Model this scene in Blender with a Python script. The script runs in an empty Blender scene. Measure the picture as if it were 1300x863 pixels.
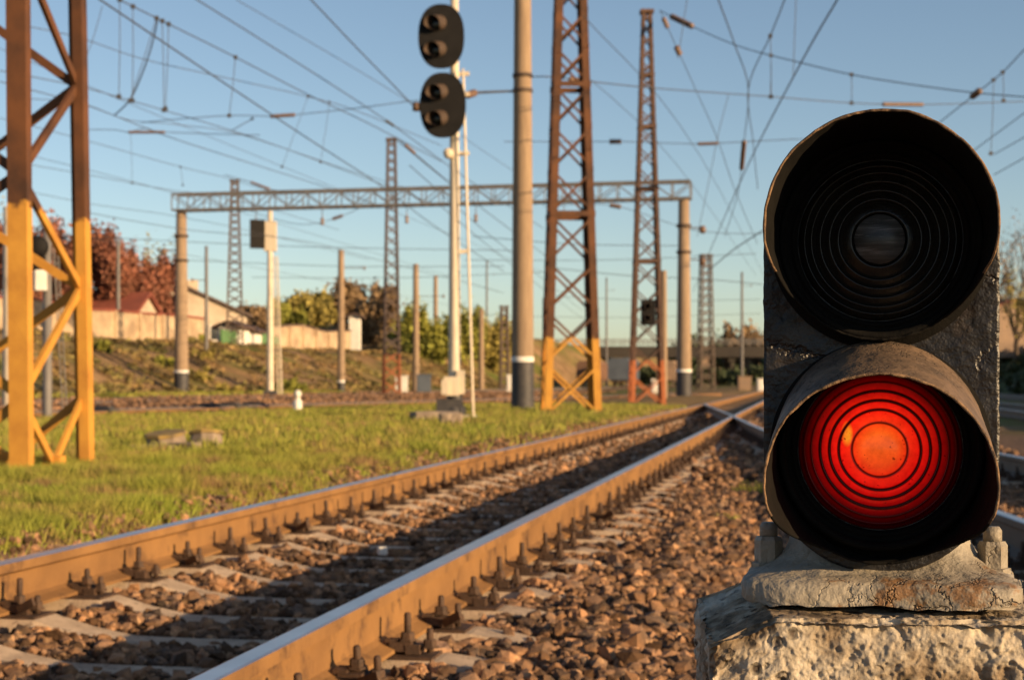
import bpy, math, random
import numpy as np
from mathutils import Vector, Matrix, noise as mn
random.seed(7); RNG = np.random.default_rng(7)
R = math.radians
scn = bpy.context.scene
COL = scn.collection

# ------------------------------------------------------------------ camera
EYE = 0.67                      # camera height above the rail head (z = 0)
cd = bpy.data.cameras.new('camera'); cam = bpy.data.objects.new('camera', cd); COL.objects.link(cam)
cam.location = (0, 0, EYE); cam.rotation_euler = (R(90), 0, 0)
cd.sensor_width = 36; cd.lens = 36*2000/1300; cd.shift_y = 53.5/1300
cd.clip_start = 0.05; cd.clip_end = 6000
cd.dof.use_dof = True; cd.dof.focus_distance = 1.80; cd.dof.aperture_fstop = 11.5
scn.camera = cam
# ------------------------------------------------------------------ light
SUN_AZ, SUN_EL = 33.0, 12.5     # degrees towards the camera from +X ; elevation
sv = Vector((math.cos(R(SUN_AZ))*math.cos(R(SUN_EL)), -math.sin(R(SUN_AZ))*math.cos(R(SUN_EL)), math.sin(R(SUN_EL))))
world = bpy.data.worlds.new('World'); scn.world = world; world.use_nodes = True
wn = world.node_tree.nodes; wl = world.node_tree.links
bg = wn['Background']; sky = wn.new('ShaderNodeTexSky'); sky.sky_type = 'NISHITA'
sky.sun_disc = False; sky.sun_elevation = R(SUN_EL); sky.sun_rotation = R(90+SUN_AZ)
sky.air_density = 0.8; sky.dust_density = 0.6; sky.ozone_density = 0.9
wl.new(sky.outputs[0], bg.inputs[0]); bg.inputs[1].default_value = 0.082
ld = bpy.data.lights.new('sun', 'SUN'); ld.energy = 5.0; ld.angle = R(0.5); ld.color = (1, 0.68, 0.36)
sun = bpy.data.objects.new('sun', ld); COL.objects.link(sun)
sun.rotation_euler = (-sv).to_track_quat('-Z', 'Y').to_euler()
sun.location = (20, -10, 20)
scn.view_settings.view_transform = 'Standard'; scn.view_settings.look = 'None'
scn.view_settings.gamma = 1; scn.view_settings.use_curve_mapping = False
scn.view_settings.exposure = 0.80
scn.cycles.max_bounces = 6; scn.cycles.use_denoising = True

# ------------------------------------------------------------------ helpers
def P(px, py, Y):               # a point seen at photo pixel (px,py) standing Y metres away
    return Vector(((px-650)/2000*Y, Y, EYE+(485-py)/2000*Y))
def PH(px, py, H):              # the same for a known height above the eye
    return P(px, py, H*2000/(485-py))
def G(px, Y, z=-.05):           # on the ground
    return Vector(((px-650)/2000*Y, Y, z))

class MB:
    def __init__(s): s.v = []; s.f = []; s.m = []; s.sm = []
    def add(s, vs, fs, mi=0, smooth=False):
        o = len(s.v); s.v += [tuple(v) for v in vs]
        for f in fs: s.f.append(tuple(i+o for i in f)); s.m.append(mi); s.sm.append(smooth)
    def box(s, c, size, rot=0, mi=0, M=None):
        x, y, z = [k/2 for k in size]
        vs = [Vector((a*x, b*y, d*z)) for a in (-1, 1) for b in (-1, 1) for d in (-1, 1)]
        if rot: 
            q = Matrix.Rotation(rot, 3, 'Z'); vs = [q@v for v in vs]
        if M is not None: vs = [M@v for v in vs]
        vs = [v+Vector(c) for v in vs]
        s.add(vs, [(0,1,3,2),(4,6,7,5),(0,4,5,1),(2,3,7,6),(0,2,6,4),(1,5,7,3)], mi)
    def bar(s, a, b, w, t=None, mi=0, up=None):       # rectangular bar from a to b
        a = Vector(a); b = Vector(b); t = t or w; d = (b-a).normalized()
        up = Vector(up) if up else (Vector((0,0,1)) if abs(d.z) < .95 else Vector((0,1,0)))
        sx = d.cross(up).normalized(); sy = sx.cross(d).normalized()
        vs = [p+sx*(i*w/2)+sy*(j*t/2) for p in (a, b) for i, j in ((-1,-1),(1,-1),(1,1),(-1,1))]
        s.add(vs, [(3,2,1,0),(4,5,6,7),(0,1,5,4),(1,2,6,5),(2,3,7,6),(3,0,4,7)], mi)
    def tube(s, pts, rad, n=8, mi=0, caps=True):
        pts = [Vector(p) for p in pts]; k = len(pts)
        rad = rad if isinstance(rad, (list, tuple)) else [rad]*k
        vs = []
        prev = None
        for i, p in enumerate(pts):
            d = (pts[min(i+1, k-1)]-pts[max(i-1, 0)]).normalized()
            if prev is None:
                up = Vector((0,0,1)) if abs(d.z) < .9 else Vector((1,0,0)); sx = d.cross(up).normalized()
            else: sx = (prev - d*prev.dot(d)).normalized()
            prev = sx; sy = sx.cross(d)
            vs += [p+(sx*math.cos(2*math.pi*j/n)+sy*math.sin(2*math.pi*j/n))*rad[i] for j in range(n)]
        fs = [(i*n+j, i*n+(j+1)%n, (i+1)*n+(j+1)%n, (i+1)*n+j) for i in range(k-1) for j in range(n)]
        s.add(vs, fs, mi, True)
        if caps: s.add(vs[:n], [tuple(range(n))], mi); s.add(vs[-n:], [tuple(range(n))[::-1]], mi)
    def lathe(s, prof, n=32, M=None, mi=0, smooth=True):  # prof [(r,h)] round local z
        M = M or Matrix.Identity(4); vs = []
        for r, h in prof:
            vs += [M@Vector((r*math.cos(2*math.pi*j/n), r*math.sin(2*math.pi*j/n), h)) for j in range(n)]
        s.add(vs, [(i*n+j, i*n+(j+1)%n, (i+1)*n+(j+1)%n, (i+1)*n+j) for i in range(len(prof)-1) for j in range(n)], mi, smooth)
    def build(s, name, mats, parent=None, loc=None, rz=0):
        me = bpy.data.meshes.new(name); me.from_pydata(s.v, [], s.f)
        for m in (mats if isinstance(mats, (list, tuple)) else [mats]): me.materials.append(m)
        me.polygons.foreach_set('material_index', s.m); me.polygons.foreach_set('use_smooth', s.sm)
        me.update(); o = bpy.data.objects.new(name, me); COL.objects.link(o)
        if parent: o.parent = parent
        if loc is not None: o.location = loc
        if rz: o.rotation_euler = (0, 0, rz)
        return o
def npmesh(name, V, F, mats, parent=None, smooth=False):
    me = bpy.data.meshes.new(name); V = np.asarray(V, np.float32); F = np.asarray(F, np.int32); k = F.shape[1]
    me.vertices.add(len(V)); me.vertices.foreach_set('co', V.ravel())
    me.loops.add(F.size); me.loops.foreach_set('vertex_index', F.ravel())
    me.polygons.add(len(F)); me.polygons.foreach_set('loop_start', np.arange(0, F.size, k, dtype=np.int32))
    me.polygons.foreach_set('use_smooth', np.full(len(F), smooth))
    me.update(calc_edges=True)
    for m in (mats if isinstance(mats, (list, tuple)) else [mats]): me.materials.append(m)
    o = bpy.data.objects.new(name, me); COL.objects.link(o)
    if parent: o.parent = parent
    return o
def tag(o, label=None, cat=None, group=None, kind=None):
    for k, v in (('label', label), ('category', cat), ('group', group), ('kind', kind)):
        if v: o[k] = v
    return o
def empty(name, loc, label, cat, group=None, rz=0):
    o = bpy.data.objects.new(name, None); COL.objects.link(o); o.location = loc; o.rotation_euler = (0, 0, rz)
    o.empty_display_size = .2
    return tag(o, label, cat, group)
def copy_tree(o, parent=None):
    c = o.copy(); COL.objects.link(c)
    if parent: c.parent = parent
    for ch in [x for x in o.children]: copy_tree(ch, c)
    return c

# ------------------------------------------------------------------ materials
def mat(name, c1, c2=None, rough=.7, scale=5, bump=0, bscale=None, metal=0, c3=None, spec=.4, coords='obj', stretch=None, detail=6, c3pos=.62, c3w=.06, zsplit=None, island=0, bdist=.01):
    m = bpy.data.materials.new(name); m.use_nodes = True; nt = m.node_tree; N = nt.nodes; L = nt.links
    b = N['Principled BSDF']; b.inputs['Roughness'].default_value = rough; b.inputs['Metallic'].default_value = metal
    b.inputs['Specular IOR Level'].default_value = spec
    if coords == 'obj': src = N.new('ShaderNodeTexCoord').outputs['Object']
    else: src = N.new('ShaderNodeNewGeometry').outputs['Position']
    if stretch:
        mp = N.new('ShaderNodeMapping'); mp.inputs['Scale'].default_value = stretch; L.new(src, mp.inputs[0]); src = mp.outputs[0]
    def noise(sc, det=detail, ro=.6):
        n = N.new('ShaderNodeTexNoise'); n.inputs['Scale'].default_value = sc; n.inputs['Detail'].default_value = det
        n.inputs['Roughness'].default_value = ro; L.new(src, n.inputs['Vector']); return n.outputs['Fac']
    def ramp(f, p0, p1):
        r = N.new('ShaderNodeMapRange'); r.inputs['From Min'].default_value = p0; r.inputs['From Max'].default_value = p1
        L.new(f, r.inputs['Value']); return r.outputs[0]
    def mix(f, a, c):
        x = N.new('ShaderNodeMix'); x.data_type = 'RGBA'
        if isinstance(f, float): x.inputs['Factor'].default_value = f
        else: L.new(f, x.inputs['Factor'])
        for v, s in ((a, 'A'), (c, 'B')):
            i = [q for q in x.inputs if q.name == s and q.type == 'RGBA'][0]
            if isinstance(v, (tuple, list)): i.default_value = (*v, 1)
            else: L.new(v, i)
        return [q for q in x.outputs if q.type == 'RGBA'][0]
    c2 = c2 or tuple(k*.75 for k in c1)
    col = mix(ramp(noise(scale), .35, .65), c1, c2)
    if c3: col = mix(ramp(noise(scale*2.3, 8, .7), c3pos-c3w, c3pos+c3w), col, c3)
    if island:
        g = N.new('ShaderNodeNewGeometry')
        hsv = N.new('ShaderNodeHueSaturation'); L.new(col, hsv.inputs['Color'])
        L.new(ramp(g.outputs['Random Per Island'], -1/(island+1e-6)*.0, 1), hsv.inputs['Value'])
        mr = N.new('ShaderNodeMapRange'); L.new(g.outputs['Random Per Island'], mr.inputs['Value'])
        mr.inputs['To Min'].default_value = 1-island; mr.inputs['To Max'].default_value = 1+island
        L.new(mr.outputs[0], hsv.inputs['Value']); col = hsv.outputs[0]
    if zsplit:
        z, cz1, cz2 = zsplit
        g = N.new('ShaderNodeNewGeometry'); sp = N.new('ShaderNodeSeparateXYZ'); L.new(g.outputs['Position'], sp.inputs[0])
        lo = mix(ramp(noise(scale*1.7), .4, .7), cz1, cz2)
        zn = N.new('ShaderNodeMath'); zn.operation = 'MULTIPLY_ADD'; L.new(noise(9, 4), zn.inputs[0]); zn.inputs[1].default_value = .22; L.new(sp.outputs['Z'], zn.inputs[2]); col = mix(ramp(zn.outputs[0], z+.09, z+.13), lo, col)
    L.new(col, b.inputs['Base Color'])
    if bump:
        bn = N.new('ShaderNodeBump'); bn.inputs['Strength'].default_value = bump; bn.inputs['Distance'].default_value = bdist
        L.new(noise(bscale or scale*4, 8, .65), bn.inputs['Height']); L.new(bn.outputs[0], b.inputs['Normal'])
    m['b'] = 1
    return m
def cracked(name, c1, c2, cc, rough, sc=28, depth=.004, rust=None):   # old peeling paint: cracked plates with lifted edges
    m = bpy.data.materials.new(name); m.use_nodes = True; nt = m.node_tree; N = nt.nodes; L = nt.links
    b = N['Principled BSDF']; b.inputs['Roughness'].default_value = rough; b.inputs['Specular IOR Level'].default_value = .45
    tc = N.new('ShaderNodeTexCoord').outputs['Object']
    def noise(s, d=6, r=.6, v=tc):
        n = N.new('ShaderNodeTexNoise'); n.inputs['Scale'].default_value = s; n.inputs['Detail'].default_value = d; n.inputs['Roughness'].default_value = r
        L.new(v, n.inputs['Vector']); return n
    wv = noise(9, 5, .7); ad = N.new('ShaderNodeVectorMath'); ad.operation = 'MULTIPLY_ADD'
    L.new(wv.outputs['Color'], ad.inputs[0]); ad.inputs[1].default_value = (.13, .13, .13); L.new(tc, ad.inputs[2])
    vo = N.new('ShaderNodeTexVoronoi'); vo.feature = 'DISTANCE_TO_EDGE'; vo.inputs['Scale'].default_value = sc; L.new(ad.outputs[0], vo.inputs['Vector'])
    cr = N.new('ShaderNodeMapRange'); L.new(vo.outputs['Distance'], cr.inputs['Value']); cr.inputs['From Max'].default_value = .045
    gate = N.new('ShaderNodeMapRange'); L.new(noise(7, 4).outputs['Fac'], gate.inputs['Value']); gate.inputs['From Min'].default_value = .47; gate.inputs['From Max'].default_value = .66
    inv = N.new('ShaderNodeMath'); inv.operation = 'SUBTRACT'; inv.inputs[0].default_value = 1; L.new(cr.outputs[0], inv.inputs[1])
    ck = N.new('ShaderNodeMath'); ck.operation = 'MULTIPLY'; L.new(inv.outputs[0], ck.inputs[0]); L.new(gate.outputs[0], ck.inputs[1])
    def mix(f, a, c):
        x = N.new('ShaderNodeMix'); x.data_type = 'RGBA'; L.new(f, x.inputs['Factor'])
        for v, s in ((a, 'A'), (c, 'B')):
            i = [q for q in x.inputs if q.name == s and q.type == 'RGBA'][0]
            if isinstance(v, tuple): i.default_value = (*v, 1)
            else: L.new(v, i)
        return [q for q in x.outputs if q.type == 'RGBA'][0]
    r1 = N.new('ShaderNodeMapRange'); L.new(noise(14, 8, .7).outputs['Fac'], r1.inputs['Value']); r1.inputs['From Min'].default_value = .38; r1.inputs['From Max'].default_value = .64
    col = mix(ck.outputs[0], mix(r1.outputs[0], c1, c2), cc); rs = N.new('ShaderNodeMapRange'); L.new(noise(6.5, 9, .72).outputs['Fac'], rs.inputs['Value']); rs.inputs['From Min'].default_value = .56; rs.inputs['From Max'].default_value = .60
    if rust: col = mix(rs.outputs[0], col, rust)
    L.new(col, b.inputs['Base Color'])
    hh = N.new('ShaderNodeMath'); hh.operation = 'MULTIPLY_ADD'; L.new(ck.outputs[0], hh.inputs[0]); hh.inputs[1].default_value = -1.2
    sm = noise(60, 8, .6); m2 = N.new('ShaderNodeMath'); m2.operation = 'MULTIPLY'; L.new(sm.outputs['Fac'], m2.inputs[0]); m2.inputs[1].default_value = .55
    m3 = N.new('ShaderNodeMath'); m3.operation = 'MULTIPLY_ADD'; L.new(noise(22, 4).outputs['Fac'], m3.inputs[0]); m3.inputs[1].default_value = 2.6; L.new(m2.outputs[0], m3.inputs[2])
    L.new(m3.outputs[0], hh.inputs[2])
    bn = N.new('ShaderNodeBump'); bn.inputs['Strength'].default_value = 1; bn.inputs['Distance'].default_value = depth; L.new(hh.outputs[0], bn.inputs['Height']); L.new(bn.outputs[0], b.inputs['Normal'])
    return m

RUST, RUST2 = (.13, .05, .018), (.05, .022, .012)
ORANGE, ORANGE2 = (.52, .26, .04), (.38, .17, .028)
M = {}
M['rail'] = mat('rusty_rail_side', (.27, .145, .055), (.17, .09, .038), .8, 2.2, .4, 60, c3=(.10, .055, .03), spec=.2, detail=10, c3pos=.6)
M['rail_top'] = mat('polished_rail_head', (.55, .56, .6), (.42, .43, .47), .32, 4, metal=.9)
M['rail_dark'] = mat('dull_rail', (.16, .12, .09), (.1, .08, .06), .7, 3)
M['sleeper'] = mat('sleeper_concrete', (.50, .38, .27), (.36, .27, .19), .85, 9, .5, 90, c3=(.14, .10, .07), coords='pos')
M['old_wood'] = mat('old_sleeper_wood', (.17, .10, .055), (.10, .06, .035), .9, 4, .4, 40, coords='pos')
M['clip'] = mat('rusty_fastening', (.085, .045, .025), (.04, .024, .016), .7, 30, .4, 120)
M['stone'] = mat('ballast_stone', (.29, .155, .078), (.09, .066, .052), .9, 7, .7, 70, c3=(.42, .26, .14), spec=.15, coords='pos', island=.7)
M['pole_concrete'] = mat('pole_concrete', (.30, .215, .14), (.23, .16, .105), .85, 3, .3, 40, stretch=(4, 4, .5))
M['black_paint'] = mat('black_band_paint', (.035, .035, .04), (.06, .055, .055), .6, 6)
M['white_paint'] = mat('white_band_paint', (.75, .72, .66), (.6, .56, .5), .6, 6)
M['mast_white'] = mat('off_white_mast_paint', (.62, .54, .42), (.5, .42, .32), .55, 4, stretch=(5, 5, .6), c3=(.35, .2, .1), c3pos=.7)
M['signal_black'] = mat('signal_board_black', (.009, .0085, .009), (.014, .013, .013), .7, 5, spec=.15)
M['visor'] = mat('sunlit_visor', (.075, .05, .036), (.045, .03, .022), .6, 8)  # brown base colour carries the sunlit look of the visors
M['lamp_glass'] = mat('dark_lamp_glass', (.01, .01, .012), rough=.1)
M['steel_dark'] = mat('far_steel', (.11, .075, .055), (.07, .05, .04), .7, 2)
M['steel_grey'] = mat('grey_steel', (.17, .16, .155), (.12, .11, .105), .6, 2)
M['wire'] = mat('overhead_wire_metal', (.06, .06, .07), (.045, .045, .05), .6, 3)
M['insul'] = mat('brown_insulator', (.12, .07, .05), (.2, .13, .09), .35, 10)
M['insul_grey'] = mat('grey_insulator', (.1, .1, .1), (.05, .05, .05), .4, 10)
M['wall'] = mat('plastered_yard_wall', (.50, .38, .25), (.28, .2, .13), .9, .7, coords='pos', c3=(.3, .22, .14))
M['house_wall'] = mat('cream_house_wall', (.48, .40, .31), (.34, .27, .2), .9, .5, coords='pos')
M['house_white'] = mat('whitewashed_wall', (.7, .66, .6), (.6, .56, .5), .9, .5, coords='pos')
M['roof_grey'] = mat('weathered_sheet_roof', (.3, .25, .2), (.24, .19, .16), .8, .6, coords='pos')
M['roof_red'] = mat('dull_red_roof', (.24, .07, .045), (.17, .05, .035), .8, .8, coords='pos')
M['roof_edge'] = mat('dark_roof_edge', (.08, .05, .04))
M['glass'] = mat('window_glass', (.03, .035, .04), rough=.15)
M['green_fence'] = mat('green_board', (.1, .2, .08), (.07, .15, .06), .8, 1)
M['bark'] = mat('bark', (.1, .07, .05), (.06, .045, .03), .9, 6)
M['leaf_red'] = mat('red_brown_leaf', (.27, .10, .06), (.18, .075, .045), .8, .6, coords='pos', island=.4)
M['leaf_green'] = mat('spring_leaf', (.27, .26, .04), (.18, .19, .03), .8, .5, coords='pos', island=.4)
M['leaf_yellow'] = mat('olive_leaf', (.32, .26, .06), (.22, .18, .045), .8, .5, coords='pos', island=.4)
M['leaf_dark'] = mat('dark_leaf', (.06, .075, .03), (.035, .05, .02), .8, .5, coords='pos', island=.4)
M['leaf_tan'] = mat('dry_twig_leaf', (.24, .16, .08), (.17, .11, .06), .8, .5, coords='pos', island=.4)
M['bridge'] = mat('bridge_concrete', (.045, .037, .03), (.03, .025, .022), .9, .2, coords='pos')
M['blue_grey'] = mat('blue_grey_paint', (.1, .12, .15), (.07, .085, .11), .6, .6, coords='pos')
M['wagon'] = mat('brown_wagon_paint', (.2, .11, .07), (.14, .08, .05), .7, .6, coords='pos')
M['tan_paint'] = mat('tan_render', (.3, .2, .13), (.2, .14, .1), .8, .6, coords='pos')
def mast_mat(name, z, top=RUST, top2=RUST2, lo=ORANGE, lo2=ORANGE2):
    return mat(name, top, top2, .75, 2.2, .2, 25, zsplit=(z, lo, lo2), coords='pos')

# ------------------------------------------------------------------ terrain
SL = .1835                                   # the main track: X = SL*Y + u
def ss(a, b, x): 
    t = min(1, max(0, (x-a)/(b-a))); return t*t*(3-2*t)
def hgt(X, Y):
    u = X-SL*Y
    n = mn.noise(Vector((X*.5, Y*.5, 0)))*.03 + mn.noise(Vector((X*1.9, Y*1.9, 3)))*.02
    g = -.05+n-.05*ss(-9, -16, u)
    z = g
    z += (-.235-.045*(1-ss(.15, .6, abs(u+2.165)))-z)*ss(-3.62, -3.36, u)   # ballast bed
    z += (-.37+n*.7-z)*ss(-.85, .5, u)
    uc = 2.75-.1135*Y
    if Y < 36: z += (-.235-z)*(1-ss(1.3, 1.9, abs(u-uc)))*ss(-.9, -.2, u)
    z += (-.22+n-z)*ss(2.5, 5, u)
    dl = X-(.375*Y-23.25)
    if 20 < Y < 110 and -9 > u-.0: z += (-.21-z)*(1-ss(.9, 1.7, abs(dl+.85)))
    if Y > 45 and u > -6: z += (-.22-z)*ss(45, 55, Y)*ss(-6, -4, u)
    # hillside on the left
    w = 1.6*mn.noise(Vector((X*.05, Y*.05, 7)))
    t = ss(-33.5, -46, u+w)
    z += t*(3.7+.5*mn.noise(Vector((X*.13, Y*.13, 1)))) + t*(1-t)*1.6*mn.noise(Vector((X*.3, Y*.3, 2)))
    z += ss(-48, -90, u)*3 + t*ss(165, 230, Y)*4.5
    # bank on the right
    t2 = ss(16, 27, u+w)
    z += t2*5.0+t2*(1-t2)*1.2*mn.noise(Vector((X*.3, Y*.3, 5)))
    z += ss(400, 650, Y)*8.5*(1-t*.6)
    return z
def axis(parts):
    out = []
    for a, b, st in parts: out += list(np.arange(a, b, st))
    return out+[parts[-1][1]]
us = axis([(-1500,-300,200),(-300,-100,25),(-100,-60,5),(-60,-30,.6),(-30,-10,1.0),(-10,-4,.3),(-4,4,.09),(4,14,.6),(14,32,.8),(32,60,4),(60,300,30),(300,1500,200)])
ys = axis([(-30,2,4),(2,16,.14),(16,40,.5),(40,130,1.3),(130,260,3),(260,700,12),(700,3500,200)])
V = []; W = []
for Y in ys:
    for u in us:
        X = u+SL*Y; V.append((X, Y, hgt(X, Y)))
        n = mn.noise(Vector((X*.22, Y*.22, 11)))
        g = ss(-3.5, -3.85, u+.12*mn.noise(Vector((X*3, Y*3, 0))))
        if 20 < Y < 112: g *= ss(1.5, 2.6, abs(X-(.375*Y-23.25)+.85)+n)
        if u < -17: g *= .04+.5*ss(.1, .4, n)*ss(-29, -33, u)
        g = max(g, ss(-30.5, -32, u)*ss(-37, -34, u)*.9, ss(-33, -36, u)*(.22+1.5*mn.noise(Vector((X*.16, Y*.10, 4)))+.8*mn.noise(Vector((X*.6, Y*.5, 8)))))
        if Y > 45: g *= 1-ss(45, 60, Y)*ss(-14, -8, u)*.75
        g = max(g, ss(3.8, 5, u+n*1.5)*(.55+n), ss(15, 18, u))
        if 12 < Y < 40 and -1.6 < u < 3: g = max(g, .9*ss(.25, .5, mn.noise(Vector((X*.6, Y*.35, 21)))))
        W.append(min(1, max(0, g)))
nu = len(us); F = [(j*nu+i, j*nu+i+1, (j+1)*nu+i+1, (j+1)*nu+i) for j in range(len(ys)-1) for i in range(nu-1)]
gm = bpy.data.materials.new('yard_ground'); gm.use_nodes = True; nt = gm.node_tree; N = nt.nodes; L = nt.links
b = N['Principled BSDF']; b.inputs['Roughness'].default_value = .95; b.inputs['Specular IOR Level'].default_value = .1
geo = N.new('ShaderNodeNewGeometry'); at = N.new('ShaderNodeAttribute'); at.attribute_name = 'grass'
def nz(s, d=6, r=.6):
    n = N.new('ShaderNodeTexNoise'); n.inputs['Scale'].default_value = s; n.inputs['Detail'].default_value = d; n.inputs['Roughness'].default_value = r
    L.new(geo.outputs['Position'], n.inputs['Vector']); return n.outputs['Fac']
def cr(f, stops):
    r = N.new('ShaderNodeValToRGB'); L.new(f, r.inputs[0]); e = r.color_ramp.elements
    while len(e) < len(stops): e.new(.5)
    for q, (p, c) in zip(e, stops): q.position = p; q.color = (*c, 1)
    return r.outputs[0]
vo = N.new('ShaderNodeTexVoronoi'); vo.inputs['Scale'].default_value = 16; L.new(geo.outputs['Position'], vo.inputs['Vector'])
bw = N.new('ShaderNodeRGBToBW'); L.new(vo.outputs['Color'], bw.inputs[0])
stonec = cr(bw.outputs[0], [(0, (.06, .045, .035)), (.5, (.16, .10, .07)), (1, (.30, .19, .12))])
grassc = cr(nz(.55, 10, .75), [(.34, (.17, .10, .045)), (.44, (.15, .12, .035)), (.54, (.10, .125, .022)), (.68, (.05, .08, .016))])
dirt = cr(nz(.45, 10, .75), [(.36, (.09, .06, .035)), (.5, (.22, .135, .07)), (.64, (.34, .22, .12))])
sd = N.new('ShaderNodeMix'); sd.data_type = 'RGBA'
L.new(at.outputs['Fac'], sd.inputs['Factor'])
pz = N.new('ShaderNodeSeparateXYZ'); L.new(geo.outputs['Position'], pz.inputs[0])
far = N.new('ShaderNodeMapRange'); L.new(pz.outputs['Y'], far.inputs['Value']); far.inputs['From Min'].default_value = 22; far.inputs['From Max'].default_value = 38
md = N.new('ShaderNodeMix'); md.data_type = 'RGBA'; L.new(far.outputs[0], md.inputs['Factor']); L.new(stonec, md.inputs[6]); L.new(dirt, md.inputs[7])
L.new(md.outputs[2], sd.inputs[6]); L.new(grassc, sd.inputs[7]); L.new(sd.outputs[2], b.inputs['Base Color'])
bn = N.new('ShaderNodeBump'); bn.inputs['Strength'].default_value = .9; bn.inputs['Distance'].default_value = .03
L.new(nz(14, 6, .7), bn.inputs['Height']); L.new(bn.outputs[0], b.inputs['Normal'])
ground = npmesh('ground', V, F, gm, smooth=True); tag(ground, kind='structure')
a = ground.data.attributes.new('grass', 'FLOAT', 'POINT'); a.data.foreach_set('value', np.array(W, np.float32))

# ------------------------------------------------------------------ rails
PROF = [(-.075,-.18),(.075,-.18),(.075,-.168),(.03,-.152),(.010,-.14),(.009,-.05),(.02,-.042),(.037,-.036),(.037,-.010),(.034,-.003),(.026,0),(-.026,0),(-.034,-.003),(-.037,-.010),(-.037,-.036),(-.02,-.042),(-.009,-.05),(-.010,-.14),(-.03,-.152),(-.075,-.168)]
def rail(pts, label, mats, group, zoff=0):
    m = MB(); k = len(PROF); vs = []
    pts = [Vector((p[0], p[1], zoff)) for p in pts]
    for i, p in enumerate(pts):
        d = (pts[min(i+1, len(pts)-1)]-pts[max(i-1, 0)]).normalized(); s = Vector((d.y, -d.x, 0))
        vs += [p+s*x+Vector((0,0,z)) for x, z in PROF]
    m.v = [tuple(v) for v in vs]
    for i in range(len(pts)-1):
        for j in range(k):
            m.f.append((i*k+j, i*k+(j+1)%k, (i+1)*k+(j+1)%k, (i+1)*k+j)); m.m.append(1 if 9 <= j <= 11 else 0); m.sm.append(False)
    m.f.append(tuple(range(k))); m.m.append(0); m.sm.append(False)
    o = m.build('rail', mats); tag(o, label, 'rail', group); return o
RM = [M['rail'], M['rail_top']]; RD = [M['rail_dark'], M['rail_top']]
def line(f, y0, y1, st=3.0): return [(f(y), y) for y in np.arange(y0, y1+.01, st)]
rail(line(lambda y: SL*y-2.978, -6, 300, 6), 'rusty left-hand rail of the near track, bordering the grass', RM, 'rails of the near track')
rail(line(lambda y: SL*y-1.352, -6, 300, 6), 'rusty right-hand rail of the near track, beside the reddish ballast', RM, 'rails of the near track')
def fA(y):
    t = ss(10, 34, y); return (1.95+.07*y)*(1-t)+(4.29+.088*(y-30))*t
rail([(fA(y), y, 0) for y in list(np.arange(-4, 48.6, 1.5))], 'rail that crosses the near track at the switch and runs down behind the dwarf signal', RD, 'rails of the diverging track')
rail([(fA(y)+1.62, y, 0) for y in list(np.arange(-4, 46.6, 1.5))], 'outer rail of the diverging track, right of the dwarf signal', RD, 'rails of the diverging track')
for off, nm in ((0, 'nearer'), (-1.73, 'farther')):
    rail([(.375*y-23.25+off, y) for y in np.arange(24, 100+off*4, 4)], nm+' rail of the track slanting behind the grass field', RM if off == 0 else RD, 'rails behind the grass field')
for u0, nm in ((-24, 'brown track at the foot of the hillside'), (-29.3, 'farthest track at the foot of the hillside')):
    for off, q in ((0, 'near'), (-1.6, 'far')):
        rail(line(lambda y: SL*y+u0+off, 50, 290, 10), q+' rail of the '+nm, RD, 'rails below the hillside', -.02)
for u0, nm in ((5.2, 'first'), (10.3, 'second')):
    for off, q in ((0, 'left'), (1.6, 'right')):
        rail(line(lambda y: SL*y+u0+off, 18, 290, 8), q+' rail of the '+nm+' shaded track beyond the dwarf signal', RD, 'rails right of the dwarf signal', -.02)

# ------------------------------------------------------------------ sleepers with fastenings
ANG = -math.atan(SL)
def sleeper_mesh():
    m = MB(); xs = [-1.35, -1.33, -1.15, -1.02, -.8, -.60, -.45, -.28, 0, .28, .45, .60, .8, 1.02, 1.15, 1.33, 1.35]; vs = []
    tz = {0: .075, .28: .072, .45: .042, .60: 0, .8: 0, 1.02: 0, 1.15: .018, 1.33: .055, 1.35: .070}
    for x in xs:
        e = .8 if abs(x) > 1.34 else 1; t = -.19-tz[abs(x)]; w = .085 if abs(x) < 1.2 else .078
        vs += [(x, -.14*e, -.42), (x, .14*e, -.42), (x, (w+.022)*e, t-.022), (x, w*e, t), (x, -w*e, t), (x, -(w+.022)*e, t-.022)]
    k = 6; n = len(xs)
    m.add(vs, [(i*k+j, i*k+(j+1)%k, (i+1)*k+(j+1)%k, (i+1)*k+j) for i in range(n-1) for j in range(k)]+[tuple(range(k))[::-1], tuple((n-1)*k+j for j in range(k))])
    return m
def hexbolt(m, x, y, z0, z1, r=.012, nut=.021, nz_=None):
    T = Matrix.Translation((x, y, 0)); zn = nz_ if nz_ else z0+.03
    m.lathe([(0, z1), (r*.7, z1), (r, z1-.006), (r, z0), (0, z0)], 8, T)
    m.lathe([(0, zn+.022), (nut*.9, zn+.022), (nut, zn+.016), (nut, zn), (nut*1.35, zn), (nut*1.35, zn-.006), (0, zn-.006)], 6, T, smooth=False)
def fastening_mesh(sd, jt=0):                         # one side of a rail foot; sd = +1 outward right
    m = MB()
    m.box((sd*.085, 0, -.160), (.07, .075, .03)); m.box((sd*.125, 0, -.168), (.045, .08, .03))
    m.box((sd*.055, 0, -.146), (.04, .06, .018))
    q = random.Random(jt*7+sd); J = lambda a: q.uniform(-a, a)*(jt > 0)
    hexbolt(m, sd*(.098+J(.006)), J(.012), -.16, -.062+J(.016), .0115, .023, -.135+J(.004))
    hexbolt(m, sd*(.165+J(.010)), .012+J(.02), -.18, -.112+J(.012), .0115, .022, -.160)
    if jt % 3 == 1: m.bar((sd*.12, -.05, -.165), (sd*.19, -.09+J(.02), -.13), .012, .03)
    return m
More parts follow.
